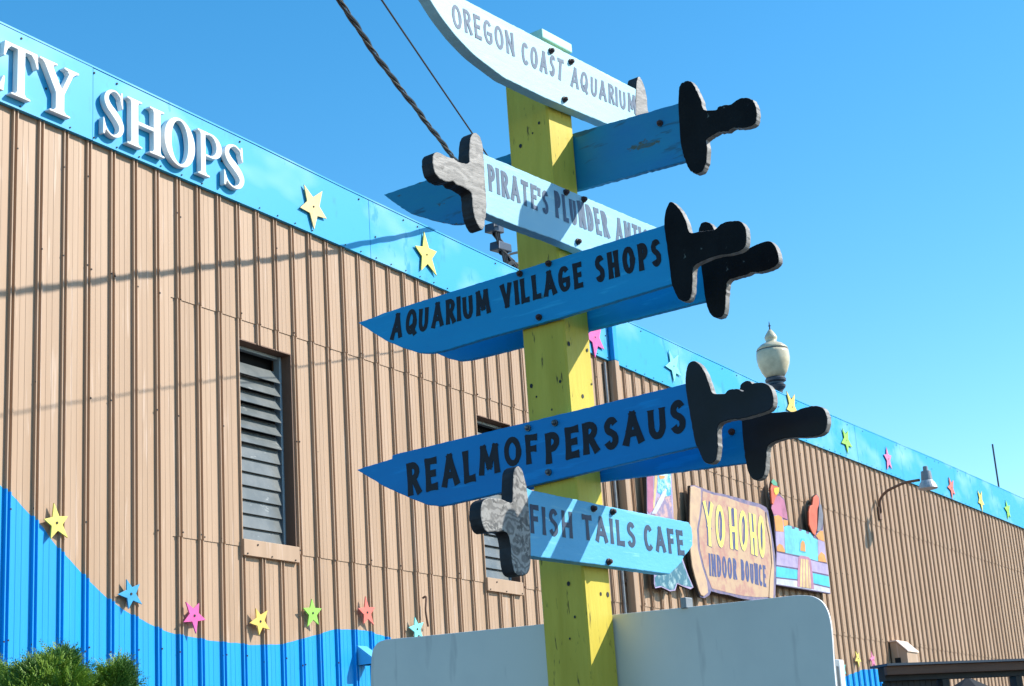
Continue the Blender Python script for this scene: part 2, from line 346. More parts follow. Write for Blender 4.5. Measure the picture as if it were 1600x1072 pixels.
# louvred windows
for wi, (u0, u1, z0, z1) in enumerate(WIN):
    dep = -.13
    fr = MB()
    fr.box(u0-.012, u0, dep-.1, .03, z0, z1); fr.box(u1, u1+.012, dep-.1, .03, z0, z1)
    fr.box(u0-.012, u1+.012, dep-.1, .03, z1, z1+.012); fr.box(u0-.012, u1+.012, dep-.1, .03, z0-.012, z0)
    wob = B.part('window', fr.V, fr.F, M['brown'])
    mf = MB(); mf.box(u1-.035, u1-.002, dep-.05, dep+.035, z0+.002, z1-.002); mf.box(u0+.002, u0+.035, dep-.05, dep+.02, z0+.002, z1-.002)
    mf.box(u0+.035, u1-.035, dep-.05, dep+.02, z1-.035, z1-.002)
    B.part('frame', mf.V, mf.F, M['alu'], parent=wob, bevel=.004)
    bk = MB().box(u0, u1, dep-.16, dep-.12, z0, z1); B.part('dark_interior', bk.V, bk.F, M['dark'], parent=wob)
    gl = MB(); N = 13; H = (z1-z0-.19)/N
    for i in range(N):
        zc = z0+.02+H*(i+.5); ang = R(12) if i < 7 else R(30+rnd.uniform(-2, 2))
        if wi: ang = R(14+rnd.uniform(-2, 2))
        hh = H*.60; dz, do = hh*math.cos(ang), hh*math.sin(ang); t = .006
        A = [(dep+.03+do, zc-dz), (dep+.03-do, zc+dz), (dep+.03-do-t, zc+dz-.004), (dep+.03+do-t, zc-dz-.004)]
        ua, ub = u0+.045, u1-.075
        gl.add([(ua, o, z) for o, z in A]+[(ub, o, z) for o, z in A], [(0, 1, 2, 3), (7, 6, 5, 4)]+[(j, (j+1) % 4, (j+1) % 4+4, j+4) for j in range(4)])
    B.part('louvre_panes', gl.V, gl.F, M['glass'], parent=wob)
    sill = MB().box(u0-.01, u1+.03, .0, .055, z0-.17, z0-.005); B.part('sill_plate', sill.V, sill.F, M['tan'], parent=wob, bevel=.004)
# downspout and conduit
us, zt = WALL.hit(950, 520, .1); us = WALL.hit(955, 560, .1)[0]
dp = MB().box(us, us+.13, .035, .16, .2, fbot(us)+.002); dso = B.part('downspout', dp.V, dp.F, M['tan'], bevel=.01)
dp = MB().box(us, us+.13, .08, .16, fbot(us)+.004, ftop(us)-.12); dp.box(us-.02, us+.17, .078, .19, ftop(us)-.118, ftop(us)-.02)
B.part('downspout_head', dp.V, dp.F, M['wave'], parent=dso, bevel=.01)
for zz in (4.6, 7.0):
    dp = MB().box(us-.05, us+.2, .03, .05, zz, zz+.055); B.part('strap', dp.V, dp.F, M['brown'], parent=dso)
cn = MB().tube([(us-.14, .05, .3), (us-.14, .05, 7.85)], .022); B.part('conduit', cn.V, cn.F, M['steel'])
cx, cz = WALL.hit(660, 935, .04)
cn = MB().tube(crom([(cx, .04, cz), (cx+.02, .08, cz+.01), (cx-.02, .09, cz-.15), (cx+.06, .06, cz-.32)], 5, False), .012)
B.part('wire_stub', cn.V, cn.F, M['brown'])

# raised letters on the fascia
LB, LC, LO = 8.075, 8.577, .145
SERIF = dict(
 T=[(0, 1), (.85, 1), (.88, .70), (.83, .70), (.77, .85), (.69, .93), (.53, .93), (.53, .1), (.57, .05), (.68, .04), (.68, 0), (.18, 0), (.18, .04), (.29, .05), (.33, .1), (.33, .93), (.16, .93), (.08, .85), (.02, .70), (-.03, .70)],
 Y=[(0, 1), (.42, 1), (.42, .96), (.34, .95), (.32, .90), (.52, .52), (.68, .88), (.65, .94), (.57, .96), (.57, 1), (.92, 1), (.92, .96), (.84, .93), (.78, .87), (.58, .43), (.58, .1), (.62, .05), (.72, .04), (.72, 0), (.24, 0), (.24, .04), (.34, .05), (.38, .1), (.38, .41), (.12, .90), (.07, .95), (0, .96)],
 H=[(0, 1), (.40, 1), (.40, .96), (.32, .95), (.295, .9), (.295, .56), (.705, .56), (.705, .9), (.68, .95), (.60, .96), (.60, 1), (1, 1), (1, .96), (.92, .95), (.895, .9), (.895, .1), (.92, .05), (1, .04), (1, 0), (.60, 0), (.60, .04), (.68, .05), (.705, .1), (.705, .48), (.295, .48), (.295, .1), (.32, .05), (.40, .04), (.40, 0), (0, 0), (0, .04), (.08, .05), (.105, .1), (.105, .9), (.08, .95), (0, .96)],
 L=[(0, 1), (.42, 1), (.42, .96), (.33, .95), (.30, .9), (.30, .08), (.62, .08), (.72, .14), (.80, .30), (.85, .30), (.82, 0), (0, 0), (0, .04), (.08, .05), (.11, .1), (.11, .9), (.08, .95), (0, .96)])
PST = [(.0, 1), (.42, 1), (.42, .93), (.32, .93), (.32, .1), (.36, .05), (.48, .04), (.48, 0), (0, 0), (0, .04), (.09, .05), (.12, .1), (.12, .9), (.09, .95), (0, .96)]
spx = {'L': None, 'T': ((8, 65), (61, 89)), 'Y': ((62, 91), (124, 119)), 'S': ((161, 140), (195, 150)), 'H': ((199, 156), (257, 179)), 'O': ((257, 190), (305, 215)), 'P': ((309, 207), (347, 225)), 'Z': ((349, 227), (382, 240))}
LT = Thing('raised_lettering', 'white raised serif letters spelling TY SHOPS on the cyan fascia', 'lettering', WALL, (0, .075, 8.075))
for ch, pp in spx.items():
    if pp: a, b = WALL.hit(*pp[0], LO)[0], WALL.hit(*pp[1], LO)[0]
    else: b = WALL.hit(8, 130, LO)[0]; a = b-.36
    g = MB(); mp_ = lambda p: (a+p[0]*(b-a)/1.0, LB+p[1]*(LC-LB)); front, th = LO, .066
    if ch in SERIF:
        P = SERIF[ch]; wmax = max(p[0] for p in P); g.prism([(a+p[0]/wmax*(b-a), LB+p[1]*(LC-LB)) for p in P], front, th)
    elif ch == 'O':
        T_ = [2*math.pi*i/48 for i in range(48)]
        g.ring([mp_((.5+.5*math.cos(t), .5+.53*math.sin(t))) for t in T_], [mp_((.5+.27*math.cos(t), .5+.47*math.sin(t))) for t in T_], front, th)
    elif ch == 'P':
        g.prism([mp_(p) for p in PST], front, th)
        T_ = [math.pi/2-math.pi*i/24 for i in range(25)]
        O_ = [(.30, 1)]+[(.56+.44*math.cos(t), .725+.275*math.sin(t)) for t in T_]+[(.30, .45)]
        I_ = [(.30, .50)]+[(.50+.27*math.cos(t), .725+.225*math.sin(t)) for t in T_[::-1]]+[(.30, .95)]
        g.prism([mp_(p) for p in O_+I_], front-.0012, th-.0012)
    else:
        C_ = crom([(.88, .78), (.80, .90), (.55, .975), (.28, .90), (.17, .76), (.28, .62), (.52, .51), (.76, .38), (.86, .24), (.74, .09), (.46, .025), (.20, .10), (.08, .24)], 5, False)
        n = len(C_); wd = [(.06+.20*max(0, math.sin(math.pi*min(1, max(0, (i/n-.18)/.64)))))*(b-a)*1.1 for i in range(n)]
        A, B_ = ribbon([mp_(p) for p in C_], wd)
        g.prism([tuple(p) for p in A]+[tuple(p) for p in B_[::-1]], front, th)
        for q in ([(.84, 1.), (.92, 1.), (.94, .66), (.90, .66), (.80, .82)], [(.02, .0), (.10, .0), (.16, .16), (.07, .34), (.03, .34)]):
            g.prism([mp_(p) for p in q], front-.0012, th-.0012)
    LT.part('letter', g.V, g.F, M['white'], bevel=.007)

# ------------------------------------------------------------------ stars
def star(x, y, wpx, hpx, colr, label, off, spin=0, group='painted wooden stars on the wall'):
    u, z = WALL.hit(x, y, off)
    ru = abs(WALL.hit(x+wpx/2, y, off)[0]-WALL.hit(x-wpx/2, y, off)[0])/2*1.05; rz = abs(WALL.hit(x, y+hpx/2, off)[1]-WALL.hit(x, y-hpx/2, off)[1])/2*1.05
    r_ = (ru+rz)/2; r1 = r_*1.0; P = []
    for i in range(10):
        t = math.pi/2+spin+i*math.pi/5; q = r1*(1+.10*math.sin(i*2.1+x)) if i % 2 == 0 else r_*.42
        P.append((u+q*math.cos(t), z+q*math.sin(t)))
    T = Thing('wooden_star', label, 'star', WALL, (u, off-.014, z), group)
    g = MB().prism(P, off, .014); T.part('plate', g.V, g.F, STAR[colr], bevel=.002)
    g = MB().tube([(u, off-.001, z), (u, off+.006, z)], .012, 8); T.part('screw', g.V, g.F, M['fdark'])
FO = .105
star(490, 323, 44, 68, 'cream', 'cream five pointed star on the fascia right of the white letters', FO, math.pi)
star(667, 398, 38, 60, 'yellow', 'yellow star on the fascia under the cable shadow', FO, .1)
star(930, 527, 30, 62, 'pink', 'pink star on the fascia beside the downspout head', FO, math.pi-.15)
star(1053, 572, 24, 48, 'aqua', 'pale aqua star on the fascia left of a black sword guard', FO, .5)
star(1238, 636, 22, 40, 'gold', 'golden star on the fascia peeking out above a black sword grip', FO, math.pi)
star(1323, 688, 16, 36, 'lime', 'lime green star on the fascia just right of the lowest black grips', FO, math.pi)
star(1388, 717, 14, 30, 'rose', 'rose pink star on the fascia left of the gooseneck lamp head', FO, .1)
star(1487, 762, 12, 28, 'red', 'salmon red star on the fascia just right of the gooseneck lamp head', FO, .4)
star(1533, 782, 11, 27, 'yellow', 'small yellow star on the fascia below the thin roof mast', FO, math.pi)
star(1575, 797, 10, 25, 'lime', 'small yellow green star last on the fascia at the right', FO, .2)
WO = .075
star(89, 817, 44, 52, 'yellow', 'yellow star highest above the blue wave at the left of the wall', WO, .2)
star(205, 928, 37, 48, 'blue', 'blue star on the tan wall just above the blue wave', WO, math.pi*.93)
star(304, 962, 34, 50, 'pink', 'hot pink star above the trough of the blue wave', WO, math.pi*1.04)
star(407, 971, 32, 45, 'gold', 'golden yellow star on the wall below the left louvred window', WO, math.pi*.95)
star(489, 958, 29, 46, 'lime', 'lime green star on the wall between a golden and a coral star', WO, .05)
star(574, 957, 27, 44, 'red', 'coral red star on the wall above the blue vent hood', WO, .1)
star(652, 983, 24, 40, 'aqua', 'aqua star half hidden behind the top of the grey sign panel', WO, .25)
star(1318, 1046, 10, 22, 'aqua', 'tiny aqua star above the blue wave right of the grey sign panel', WO, .3)
star(1341, 1029, 9, 24, 'yellow', 'tiny yellow star above the far blue wave crest', WO, math.pi)
star(1364, 1031, 9, 24, 'rose', 'tiny pink star next to the dark timber shelter', WO, .2)

# ------------------------------------------------------------------ hand lettering
def C5(*p): return ('c', list(p))
GL = {
 'A': (.62, [[(0, 0), (.31, 1)], [(.31, 1), (.62, 0)], [(.12, .30), (.50, .30)]]),
 'B': (.52, [[(.04, 0), (.04, 1)], C5((.04, 1), (.30, .98), (.42, .86), (.40, .66), (.26, .55), (.04, .53)), C5((.04, .53), (.34, .50), (.50, .36), (.48, .14), (.32, .02), (.04, 0))]),
 'C': (.55, [C5((.52, .84), (.40, .99), (.20, .98), (.04, .74), (.02, .34), (.16, .04), (.38, .0), (.54, .14))]),
 'D': (.55, [[(.04, 0), (.04, 1)], C5((.04, 1), (.30, .96), (.50, .74), (.52, .32), (.34, .05), (.04, 0))]),
 'E': (.46, [[(.04, 0), (.04, 1)], [(.04, 1), (.46, 1)], [(.04, .52), (.38, .52)], [(.04, 0), (.46, 0)]]),
 'F': (.44, [[(.04, 0), (.04, 1)], [(.04, 1), (.44, 1)], [(.04, .52), (.36, .52)]]),
 'G': (.58, [C5((.53, .84), (.40, .99), (.20, .98), (.04, .74), (.02, .34), (.16, .04), (.38, .0), (.54, .12), (.55, .42)), [(.32, .44), (.57, .44)]]),
 'H': (.56, [[(.03, 0), (.03, 1)], [(.53, 0), (.53, 1)], [(.03, .48), (.53, .48)]]),
 'I': (.14, [[(.07, 0), (.07, 1)]]),
 'L': (.44, [[(.04, 1), (.04, 0)], [(.04, 0), (.44, .0)]]),
 'M': (.74, [[(.02, 0), (.10, 1)], [(.10, 1), (.37, .22)], [(.37, .22), (.64, 1)], [(.64, 1), (.72, 0)]]),
 'N': (.58, [[(.03, 0), (.03, 1)], [(.03, 1), (.55, 0)], [(.55, 0), (.55, 1)]]),
 'O': (.60, [('o', [(.30+.29*math.cos(t), .5+.5*math.sin(t)) for t in [2*math.pi*i/20 for i in range(20)]])]),
 'P': (.48, [[(.04, 0), (.04, 1)], C5((.04, 1), (.30, .99), (.46, .84), (.46, .64), (.30, .48), (.04, .46))]),
 'Q': (.62, [('o', [(.30+.29*math.cos(t), .5+.5*math.sin(t)) for t in [2*math.pi*i/20 for i in range(20)]]), [(.34, .26), (.60, -.08)]]),
 'R': (.52, [[(.04, 0), (.04, 1)], C5((.04, 1), (.30, .99), (.45, .86), (.45, .68), (.30, .53), (.04, .51)), [(.24, .50), (.52, 0)]]),
 'S': (.48, [C5((.44, .84), (.34, .98), (.16, .97), (.05, .80), (.10, .62), (.28, .50), (.42, .36), (.42, .14), (.28, .01), (.12, .03), (.02, .18))]),
 'T': (.50, [[(.25, 0), (.25, 1)], [(0, 1), (.50, 1)]]),
 'U': (.56, [C5((.03, 1), (.03, .60), (.05, .22), (.18, .01), (.38, .01), (.51, .22), (.53, .60), (.53, 1))]),
 'V': (.58, [[(0, 1), (.29, 0)], [(.29, 0), (.58, 1)]]),
 'Y': (.58, [[(0, 1), (.29, .46)], [(.58, 1), (.29, .46)], [(.29, .46), (.29, 0)]]),
 "'": (.10, [[(.05, 1), (.05, .78)]]),
}
def letters(g, plane, text, quad, off, wt, gap=.14, base=0, pxs=None, wob=.012):
    q = [np.array(plane.hit(x, y, off)) for x, y in quad]       # TL TR BL BR
    tot = sum(GL[c][0] for c in text)+gap*(len(text)-1)
    H = .5*(np.linalg.norm(q[0]-q[2])+np.linalg.norm(q[1]-q[3])); Wd = np.linalg.norm(q[3]-q[2])
    th = wt*H; ix = th*tot/Wd*.5; iy = wt*.5
    x0 = 0; lay = base
    for c in text:
        wc, st = GL[c]; jit = (rnd.uniform(-wob, wob), rnd.uniform(-wob, wob))
        for s in st:
            kind, P = s if isinstance(s, tuple) else ('l', s)
            P = [(ix+p[0]/wc*(wc-2*ix) if wc > 2.2*ix else wc/2, iy+p[1]*(1-2*iy)) for p in P]
            if kind == 'l':
                a, b = np.array(P[0]), np.array(P[1]); d = (b-a)/np.linalg.norm(b-a)
                ex = np.array([ix*d[0], iy*d[1]])*.92
                P = [tuple(a-ex+(b+ex-a+ex)*t) for t in (0, .33, .66, 1)]
            elif kind == 'c': P = crom(P, 4, False)
            pts = []
            for px_, py_ in P:
                X_ = (x0+px_)/tot+jit[0]*.4; Y_ = py_+jit[1]
                pts.append((q[2]*(1-X_)+q[3]*X_)*(1-Y_)+(q[0]*(1-X_)+q[1]*X_)*Y_)
            n = len(pts); wd = [th*(1.12 if i in (0, n-1) else .95)*rnd.uniform(.95, 1.06) for i in range(n)]
            A, B_ = ribbon(pts, wd, closed=(kind == 'o'))
            o_ = off+st.index(s)*.0002
            V = [(p[0], o_, p[1]) for p in A]+[(p[0], o_, p[1]) for p in B_]
            g.add(V, [(i, (i+1) % n, n+(i+1) % n, n+i) for i in range(n if kind == 'o' else n-1)])
        x0 += wc+gap
    return lay

# ------------------------------------------------------------------ signpost
TOPZ = FACE1.hit(849, 64)[1]
post = Thing('signpost', 'square yellow timber post carrying the blue sword signs', 'post', FACE1, (W1/2, -W2/2, 0))
def bar(u0, u1, o0, o1, z0, z1, nz=60):
    V = []; F = []
    loop = []
    for a, b in (((u0, o0), (u1, o0)), ((u1, o0), (u1, o1)), ((u1, o1), (u0, o1)), ((u0, o1), (u0, o0))):
        for t in (.04, .35, .65, .96): loop.append((a[0]+(b[0]-a[0])*t, a[1]+(b[1]-a[1])*t))
    n = len(loop)
    for i in range(nz+1):
        z = z0+(z1-z0)*i/nz
        for (a, b) in loop:
            d = noise.noise(Vector((a*9, b*9, z*2.2)))*.0022; cu, co = (u0+u1)/2, (o0+o1)/2
            L = math.hypot(a-cu, b-co); V.append((a+(a-cu)/L*d, b+(b-co)/L*d, z))
    for i in range(nz): F += [(i*n+k, i*n+(k+1) % n, (i+1)*n+(k+1) % n, (i+1)*n+k) for k in range(n)]
    F += [tuple(range(n)), tuple(range(nz*n, nz*n+n))]
    return V, F
V, F = bar(0, W1, -W2, 0, 0, TOPZ, 90); post.part('timber', V, F, M['pole'])
cp = MB().box(-.014, W1+.014, -W2-.014, .014, TOPZ+.0005, TOPZ+.034); post.part('cap', cp.V, cp.F, M['cap'], bevel=.004)
# knots, nail holes and bolt holes on the two faces
for (x, y, r_) in ((842, 192, 3), (813, 228, 4), (832, 208, 2), (905, 860, 3), (888, 912, 4), (898, 964, 2.5), (890, 998, 2), (830, 603, 4), (875, 596, 3), (862, 640, 2), (838, 620, 2)):
    u, z = FACE2.hit(x, y, .002); P = FACE2.pt(u, 0, z); uu, oo = (P-FACE1.o) @ FACE1.u, (P-FACE1.o) @ FACE1.n
    kn = MB().add([(-.0018, oo+r_*.0019*math.cos(t)*.8, z+r_*.0019*math.sin(t)) for t in [i*math.pi/4 for i in range(8)]], [tuple(range(8))]); post.part('nail_hole', kn.V, kn.F, M['hedge'])
for (x, y, r_) in ((889, 537, 4), (918, 547, 3), (911, 619, 3.4), (939, 928, 3), (950, 929, 4), (925, 600, 2)):
    u, z = FACE1.hit(x, y, .002)
    kn = MB().add([(u+r_*.0017*math.cos(t), .0018, z+r_*.0021*math.sin(t)) for t in [i*math.pi/4 for i in range(8)]], [tuple(range(8))]); post.part('nail_hole', kn.V, kn.F, M['hedge'])

# ------------------------------------------------------------------ sword signs
BO = .044
FRONT2, BACK2, FRONT1 = .024, -(W1+.004), BO
def sword(label, plane, off, thick, blade_px, hilt_px, bmat, hmat, texts=(), ink=None, bolts=(), boltmat='bolt', emat=None, hp=.0025, rag=.0004):
    bl = [plane.hit(x, y, off) for x, y in blade_px]
    cu = sum(p[0] for p in bl)/len(bl); cz = sum(p[1] for p in bl)/len(bl)
    T = Thing('sword_sign', label, 'sign', plane, (cu, off-thick, cz), 'sword shaped signs on the yellow post')
    g = MB().prism(ragged(bl, rag), off, thick); T.part('blade', g.V, g.F, bmat, bevel=.0025)
    hl = [plane.hit(x, y, off+hp) for x, y in hilt_px]
    P = ragged(crom(hl, 4), rag*1.1, .012); g = MB().prism(P, off+hp, thick+2*hp); n = len(P)
    mats = [hmat, emat or hmat]
    T.part('hilt', g.V, g.F, mats, midx=[0, 1]+[1]*n, bevel=.003)
    if texts:
        for tx, quad, wt, gap in texts:
            g = MB(); letters(g, plane, tx, quad, off+.0010, wt, gap); T.part('lettering', g.V, g.F, ink, fix=False)
    for x, y in bolts:
        u, z = plane.hit(x, y, off); g = MB()
        g.tube([(u, off-.001, z), (u, off+.006, z), (u, off+.0065, z), (u, off+.013, z), (u, off+.016, z)], [.0105, .0105, .0075, .0070, .0035], 10)
        T.part('bolt', g.V, g.F, M[boltmat])
    return T
z4 = lambda ox, oy, s, L: [(ox+x/s, oy+y/s) for x, y in L]
# OREGON COAST AQUARIUM
sword('pale blue sword sign reading OREGON COAST AQUARIUM at the top of the post', FACE1, FRONT1, .038,
      [(997, 141), (727, 0), (690, -20), (640, -48), (655, -26), (672, 0), (684, 19), (697, 37), (711, 55), (725, 70), (740, 85), (755, 97), (787, 121), (852, 153), (947, 193), (1003, 220)],
      [(994, 145), (996, 124), (1000, 120), (1006, 132), (1011, 152), (1014, 176), (1030, 184), (1042, 184), (1058, 188), (1072, 200), (1076, 216), (1068, 228), (1050, 228), (1032, 222), (1020, 220), (1016, 236), (1008, 250), (999, 246), (996, 220), (994, 180)],
      M['blade_a'], M['hgrey'],
      [('OREGON', [(704, 3), (802, 52), (708, 41), (805, 89)], .15, .15), ('COAST', [(814, 64), (881, 94), (816, 99), (879, 127)], .16, .15), ('AQUARIUM', [(893, 103), (993, 150), (892, 135), (995, 180)], .16, .14)],
      M['inkf'], [(860, 80), (891, 97), (881, 156)], emat=M['hedge'])
# plain weathered sword behind
sword('unlettered weathered teal sword sign second from the top of the post', FACE2, BACK2, .021,
      [(599, 304), (667, 281), (795, 241), (900, 207), (1064, 160), (1076, 250), (902, 297), (800, 326), (740, 346), (716, 350), (705, 350), (675, 344), (642, 334), (620, 320)],
      z4(860, 80, 4, [(805, 500), (798, 330), (800, 250), (815, 205), (850, 186), (885, 195), (910, 240), (940, 300), (958, 362), (1030, 365), (1050, 345), (1090, 335), (1130, 330), (1170, 300), (1220, 290), (1265, 305), (1285, 350), (1290, 400), (1278, 452), (1240, 475), (1180, 480), (1140, 480), (1110, 500), (1070, 505), (1040, 510), (1000, 535), (972, 560), (980, 600), (975, 680), (960, 735), (920, 765), (880, 755), (855, 720), (838, 670), (822, 620)]),
      M['blade_b'], M['black'], bolts=[(1032, 193)], rag=.0008, emat=M['hgrey'])
# PIRATE'S PLUNDER ANTIQUES
sword("light blue sword sign reading PIRATE'S PLUNDER with a grey hilt at its left", FACE1, FRONT1, .038,
      [(752, 239), (980, 336), (1030, 357), (1085, 402), (1062, 436), (1020, 437), (907, 391), (862, 372), (805, 352), (752, 330)],
      z4(650, 200, 5.956, [(632, 240), (622, 160), (602, 90), (570, 50), (537, 47), (512, 80), (500, 150), (496, 240), (490, 325), (430, 325), (380, 302), (350, 280), (300, 270), (250, 240), (200, 224), (165, 240), (155, 300), (165, 380), (190, 440), (240, 480), (290, 500), (345, 500), (380, 530), (430, 545), (470, 570), (513, 600), (525, 680), (535, 780), (560, 870), (600, 938), (630, 942), (645, 870), (655, 780), (660, 700), (650, 560), (640, 400)]),
      M['blade_p'], M['hgrey'],
      [("PIRATE'S", [(761, 255), (857, 300), (764, 298), (858, 337)], .17, .12), ('PLUNDER', [(865, 297), (947, 332), (868, 340), (954, 374)], .17, .13), ('ANTIQUES', [(961, 338), (1046, 374), (963, 376), (1050, 410)], .17, .13)],
      M['inkf'], [(883, 301), (911, 312), (902, 378)], emat=M['hedge'], rag=.0006)
# AQUARIUM VILLAGE SHOPS and the sword behind it
hv = z4(1030, 300, 5.105, [(58, 420), (38, 280), (44, 170), (72, 92), (100, 80), (140, 110), (185, 170), (220, 250), (242, 320), (310, 316), (400, 306), (450, 292), (480, 262), (530, 237), (600, 228), (650, 236), (685, 280), (695, 340), (690, 420), (650, 468), (560, 495), (480, 505), (400, 530), (330, 560), (280, 592), (268, 640), (265, 720), (260, 800), (240, 858), (200, 873), (150, 850), (120, 790), (98, 730), (80, 600)])
hw = z4(1030, 300, 5.105, [(318, 480), (308, 330), (326, 260), (360, 236), (400, 246), (430, 280), (452, 350), (470, 430), (560, 470), (650, 470), (710, 448), (760, 425), (820, 400), (870, 390), (905, 405), (940, 460), (955, 540), (930, 590), (860, 625), (790, 640), (740, 640), (690, 662), (620, 680), (560, 702), (542, 730), (534, 800), (528, 900), (518, 970), (490, 1000), (440, 1000), (398, 960), (365, 850), (346, 700)])
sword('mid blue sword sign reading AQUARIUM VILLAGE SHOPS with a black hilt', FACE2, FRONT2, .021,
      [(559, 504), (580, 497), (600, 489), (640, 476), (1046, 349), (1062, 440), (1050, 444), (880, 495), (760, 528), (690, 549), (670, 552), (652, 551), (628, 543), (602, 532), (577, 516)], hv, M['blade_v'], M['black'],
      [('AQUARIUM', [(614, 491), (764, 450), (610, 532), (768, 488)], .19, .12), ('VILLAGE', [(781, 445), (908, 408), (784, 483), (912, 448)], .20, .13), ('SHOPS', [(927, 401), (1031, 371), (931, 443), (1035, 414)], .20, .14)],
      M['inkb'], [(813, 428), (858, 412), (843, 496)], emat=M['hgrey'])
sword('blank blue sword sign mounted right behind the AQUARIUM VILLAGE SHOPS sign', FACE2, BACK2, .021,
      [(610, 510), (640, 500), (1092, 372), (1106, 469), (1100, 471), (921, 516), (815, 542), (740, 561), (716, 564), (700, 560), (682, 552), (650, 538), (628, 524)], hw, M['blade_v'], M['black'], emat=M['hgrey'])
# REALM OF PERSAUS and the sword behind it
hr = z4(1050, 560, 5.104, [(135, 420), (104, 220), (110, 110), (125, 50), (155, 22), (190, 25), (230, 60), (265, 120), (292, 190), (322, 274), (360, 281), (415, 280), (440, 255), (480, 244), (530, 245), (556, 262), (590, 236), (640, 200), (700, 192), (750, 200), (790, 240), (808, 310), (805, 375), (780, 412), (740, 430), (640, 462), (560, 482), (480, 490), (430, 500), (385, 520), (363, 560), (366, 650), (364, 740), (350, 808), (310, 840), (260, 830), (230, 780), (205, 720), (182, 670)])
hs_ = z4(1050, 560, 5.104, [(548, 420), (535, 300), (540, 230), (556, 196), (590, 178), (630, 187), (660, 240), (690, 330), (720, 415), (800, 430), (880, 424), (960, 424), (1020, 404), (1080, 385), (1140, 378), (1195, 390), (1225, 430), (1240, 500), (1225, 570), (1190, 608), (1120, 625), (1050, 630), (980, 631), (900, 640), (840, 656), (782, 682), (760, 715), (752, 780), (746, 880), (728, 940), (690, 968), (650, 968), (612, 920), (588, 830), (575, 750), (560, 600)])
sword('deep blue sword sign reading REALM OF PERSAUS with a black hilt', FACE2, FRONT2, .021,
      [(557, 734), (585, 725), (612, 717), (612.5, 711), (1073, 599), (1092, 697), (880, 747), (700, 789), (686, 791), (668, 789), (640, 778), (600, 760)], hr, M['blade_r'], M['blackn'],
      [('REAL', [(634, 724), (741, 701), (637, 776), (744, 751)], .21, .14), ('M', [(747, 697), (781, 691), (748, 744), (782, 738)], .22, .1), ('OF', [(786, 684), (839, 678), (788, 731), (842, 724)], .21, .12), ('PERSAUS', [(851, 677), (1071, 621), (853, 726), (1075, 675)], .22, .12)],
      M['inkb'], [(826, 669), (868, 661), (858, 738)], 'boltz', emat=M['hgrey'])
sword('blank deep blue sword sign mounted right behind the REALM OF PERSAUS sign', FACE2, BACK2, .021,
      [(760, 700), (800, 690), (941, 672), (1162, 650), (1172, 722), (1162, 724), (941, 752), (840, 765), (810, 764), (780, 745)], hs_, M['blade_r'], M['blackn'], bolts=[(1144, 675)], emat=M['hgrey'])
# FISH TAILS CAFE
sword('sky blue sword sign reading FISH TAILS CAFE lowest on the post', FACE1, FRONT1, .038,
      [(822, 762), (831, 766), (950, 791), (1076, 816), (1081, 825), (1082.5, 838), (1082, 852), (1076, 862), (1069, 869), (1065, 879), (1056, 888), (1047, 897), (940, 883), (822, 868)],
      z4(720, 720, 4, [(430, 330), (420, 220), (410, 150), (395, 90), (380, 48), (355, 35), (334, 60), (326, 150), (322, 255), (280, 250), (230, 232), (160, 236), (132, 270), (126, 340), (140, 410), (170, 445), (230, 442), (290, 452), (310, 520), (318, 600), (330, 680), (355, 714), (400, 716), (428, 690), (440, 600), (436, 450)]),
      M['blade_f'], M['hgrain'],
      [('FISH', [(827, 787), (894, 800), (829, 833), (896, 842)], .18, .16), ('TAILS', [(909, 803), (992, 816), (912, 843), (995, 857)], .20, .15), ('CAFE', [(1005, 819), (1066, 829), (1008, 860), (1070, 868)], .20, .15)],
      M['ink'], [(926, 795), (956, 800), (950, 878)], emat=M['hedge'])

# ------------------------------------------------------------------ grey sign panel behind the post
PO = -(W1+.006)
pp = [(574, 1420), (579, 1072), (580, 1030), (585, 1010), (600, 1000), (640, 996), (850, 975), (962, 960), (1100, 946), (1245, 930), (1270, 932), (1288, 945), (1298, 975), (1303, 1040), (1306, 1072), (1345, 1420)]
pp = pp[:1]+crom(pp[1:6], 4, False)+pp[6:9]+crom(pp[9:15], 5, False)+pp[15:]
P = [FACE2.hit(x, y, PO) for x, y in pp]
T = Thing('sign_panel', 'large pale grey sign panel with rounded corners seen from its back', 'sign panel', FACE2, (P[0][0], PO, P[0][1]))
g = MB().prism(P, PO, .009); T.part('sheet', g.V, g.F, [M['panel'], M['pedge']], midx=[0, 0]+[1]*len(P), bevel=.002)
q = [FACE2.hit(x, y, PO) for x, y in ((1065, 941), (1075, 950))]
g = MB().box(q[0][0], q[1][0], PO-.03, PO+.008, q[1][1], q[0][1]+.012); T.part('clip', g.V, g.F, M['steel'], bevel=.002)
pl2 = [FACE2.hit(x, y, PO-.35) for x, y in ((1303, 1030), (1311, 1031), (1324, 1300), (1316, 1300))]
T = Thing('metal_post', 'slim white edged metal post just right of the grey sign panel', 'post', FACE2, (pl2[3][0], PO-.35, 0))
g = MB().prism([pl2[0], pl2[1], (pl2[2][0], 0), (pl2[3][0], 0)], PO-.35, .03); T.part('upright', g.V, g.F, M['pedge'], bevel=.003)
a, b = pl2[0], pl2[1]
g = MB().prism([(a[0]+.005, a[1]-.02), (b[0]-.004, b[1]-.02), (pl2[2][0]-.004, .2), (pl2[3][0]+.005, .2)], PO-.3485, .002); T.part('face_strip', g.V, g.F, M['steel'])

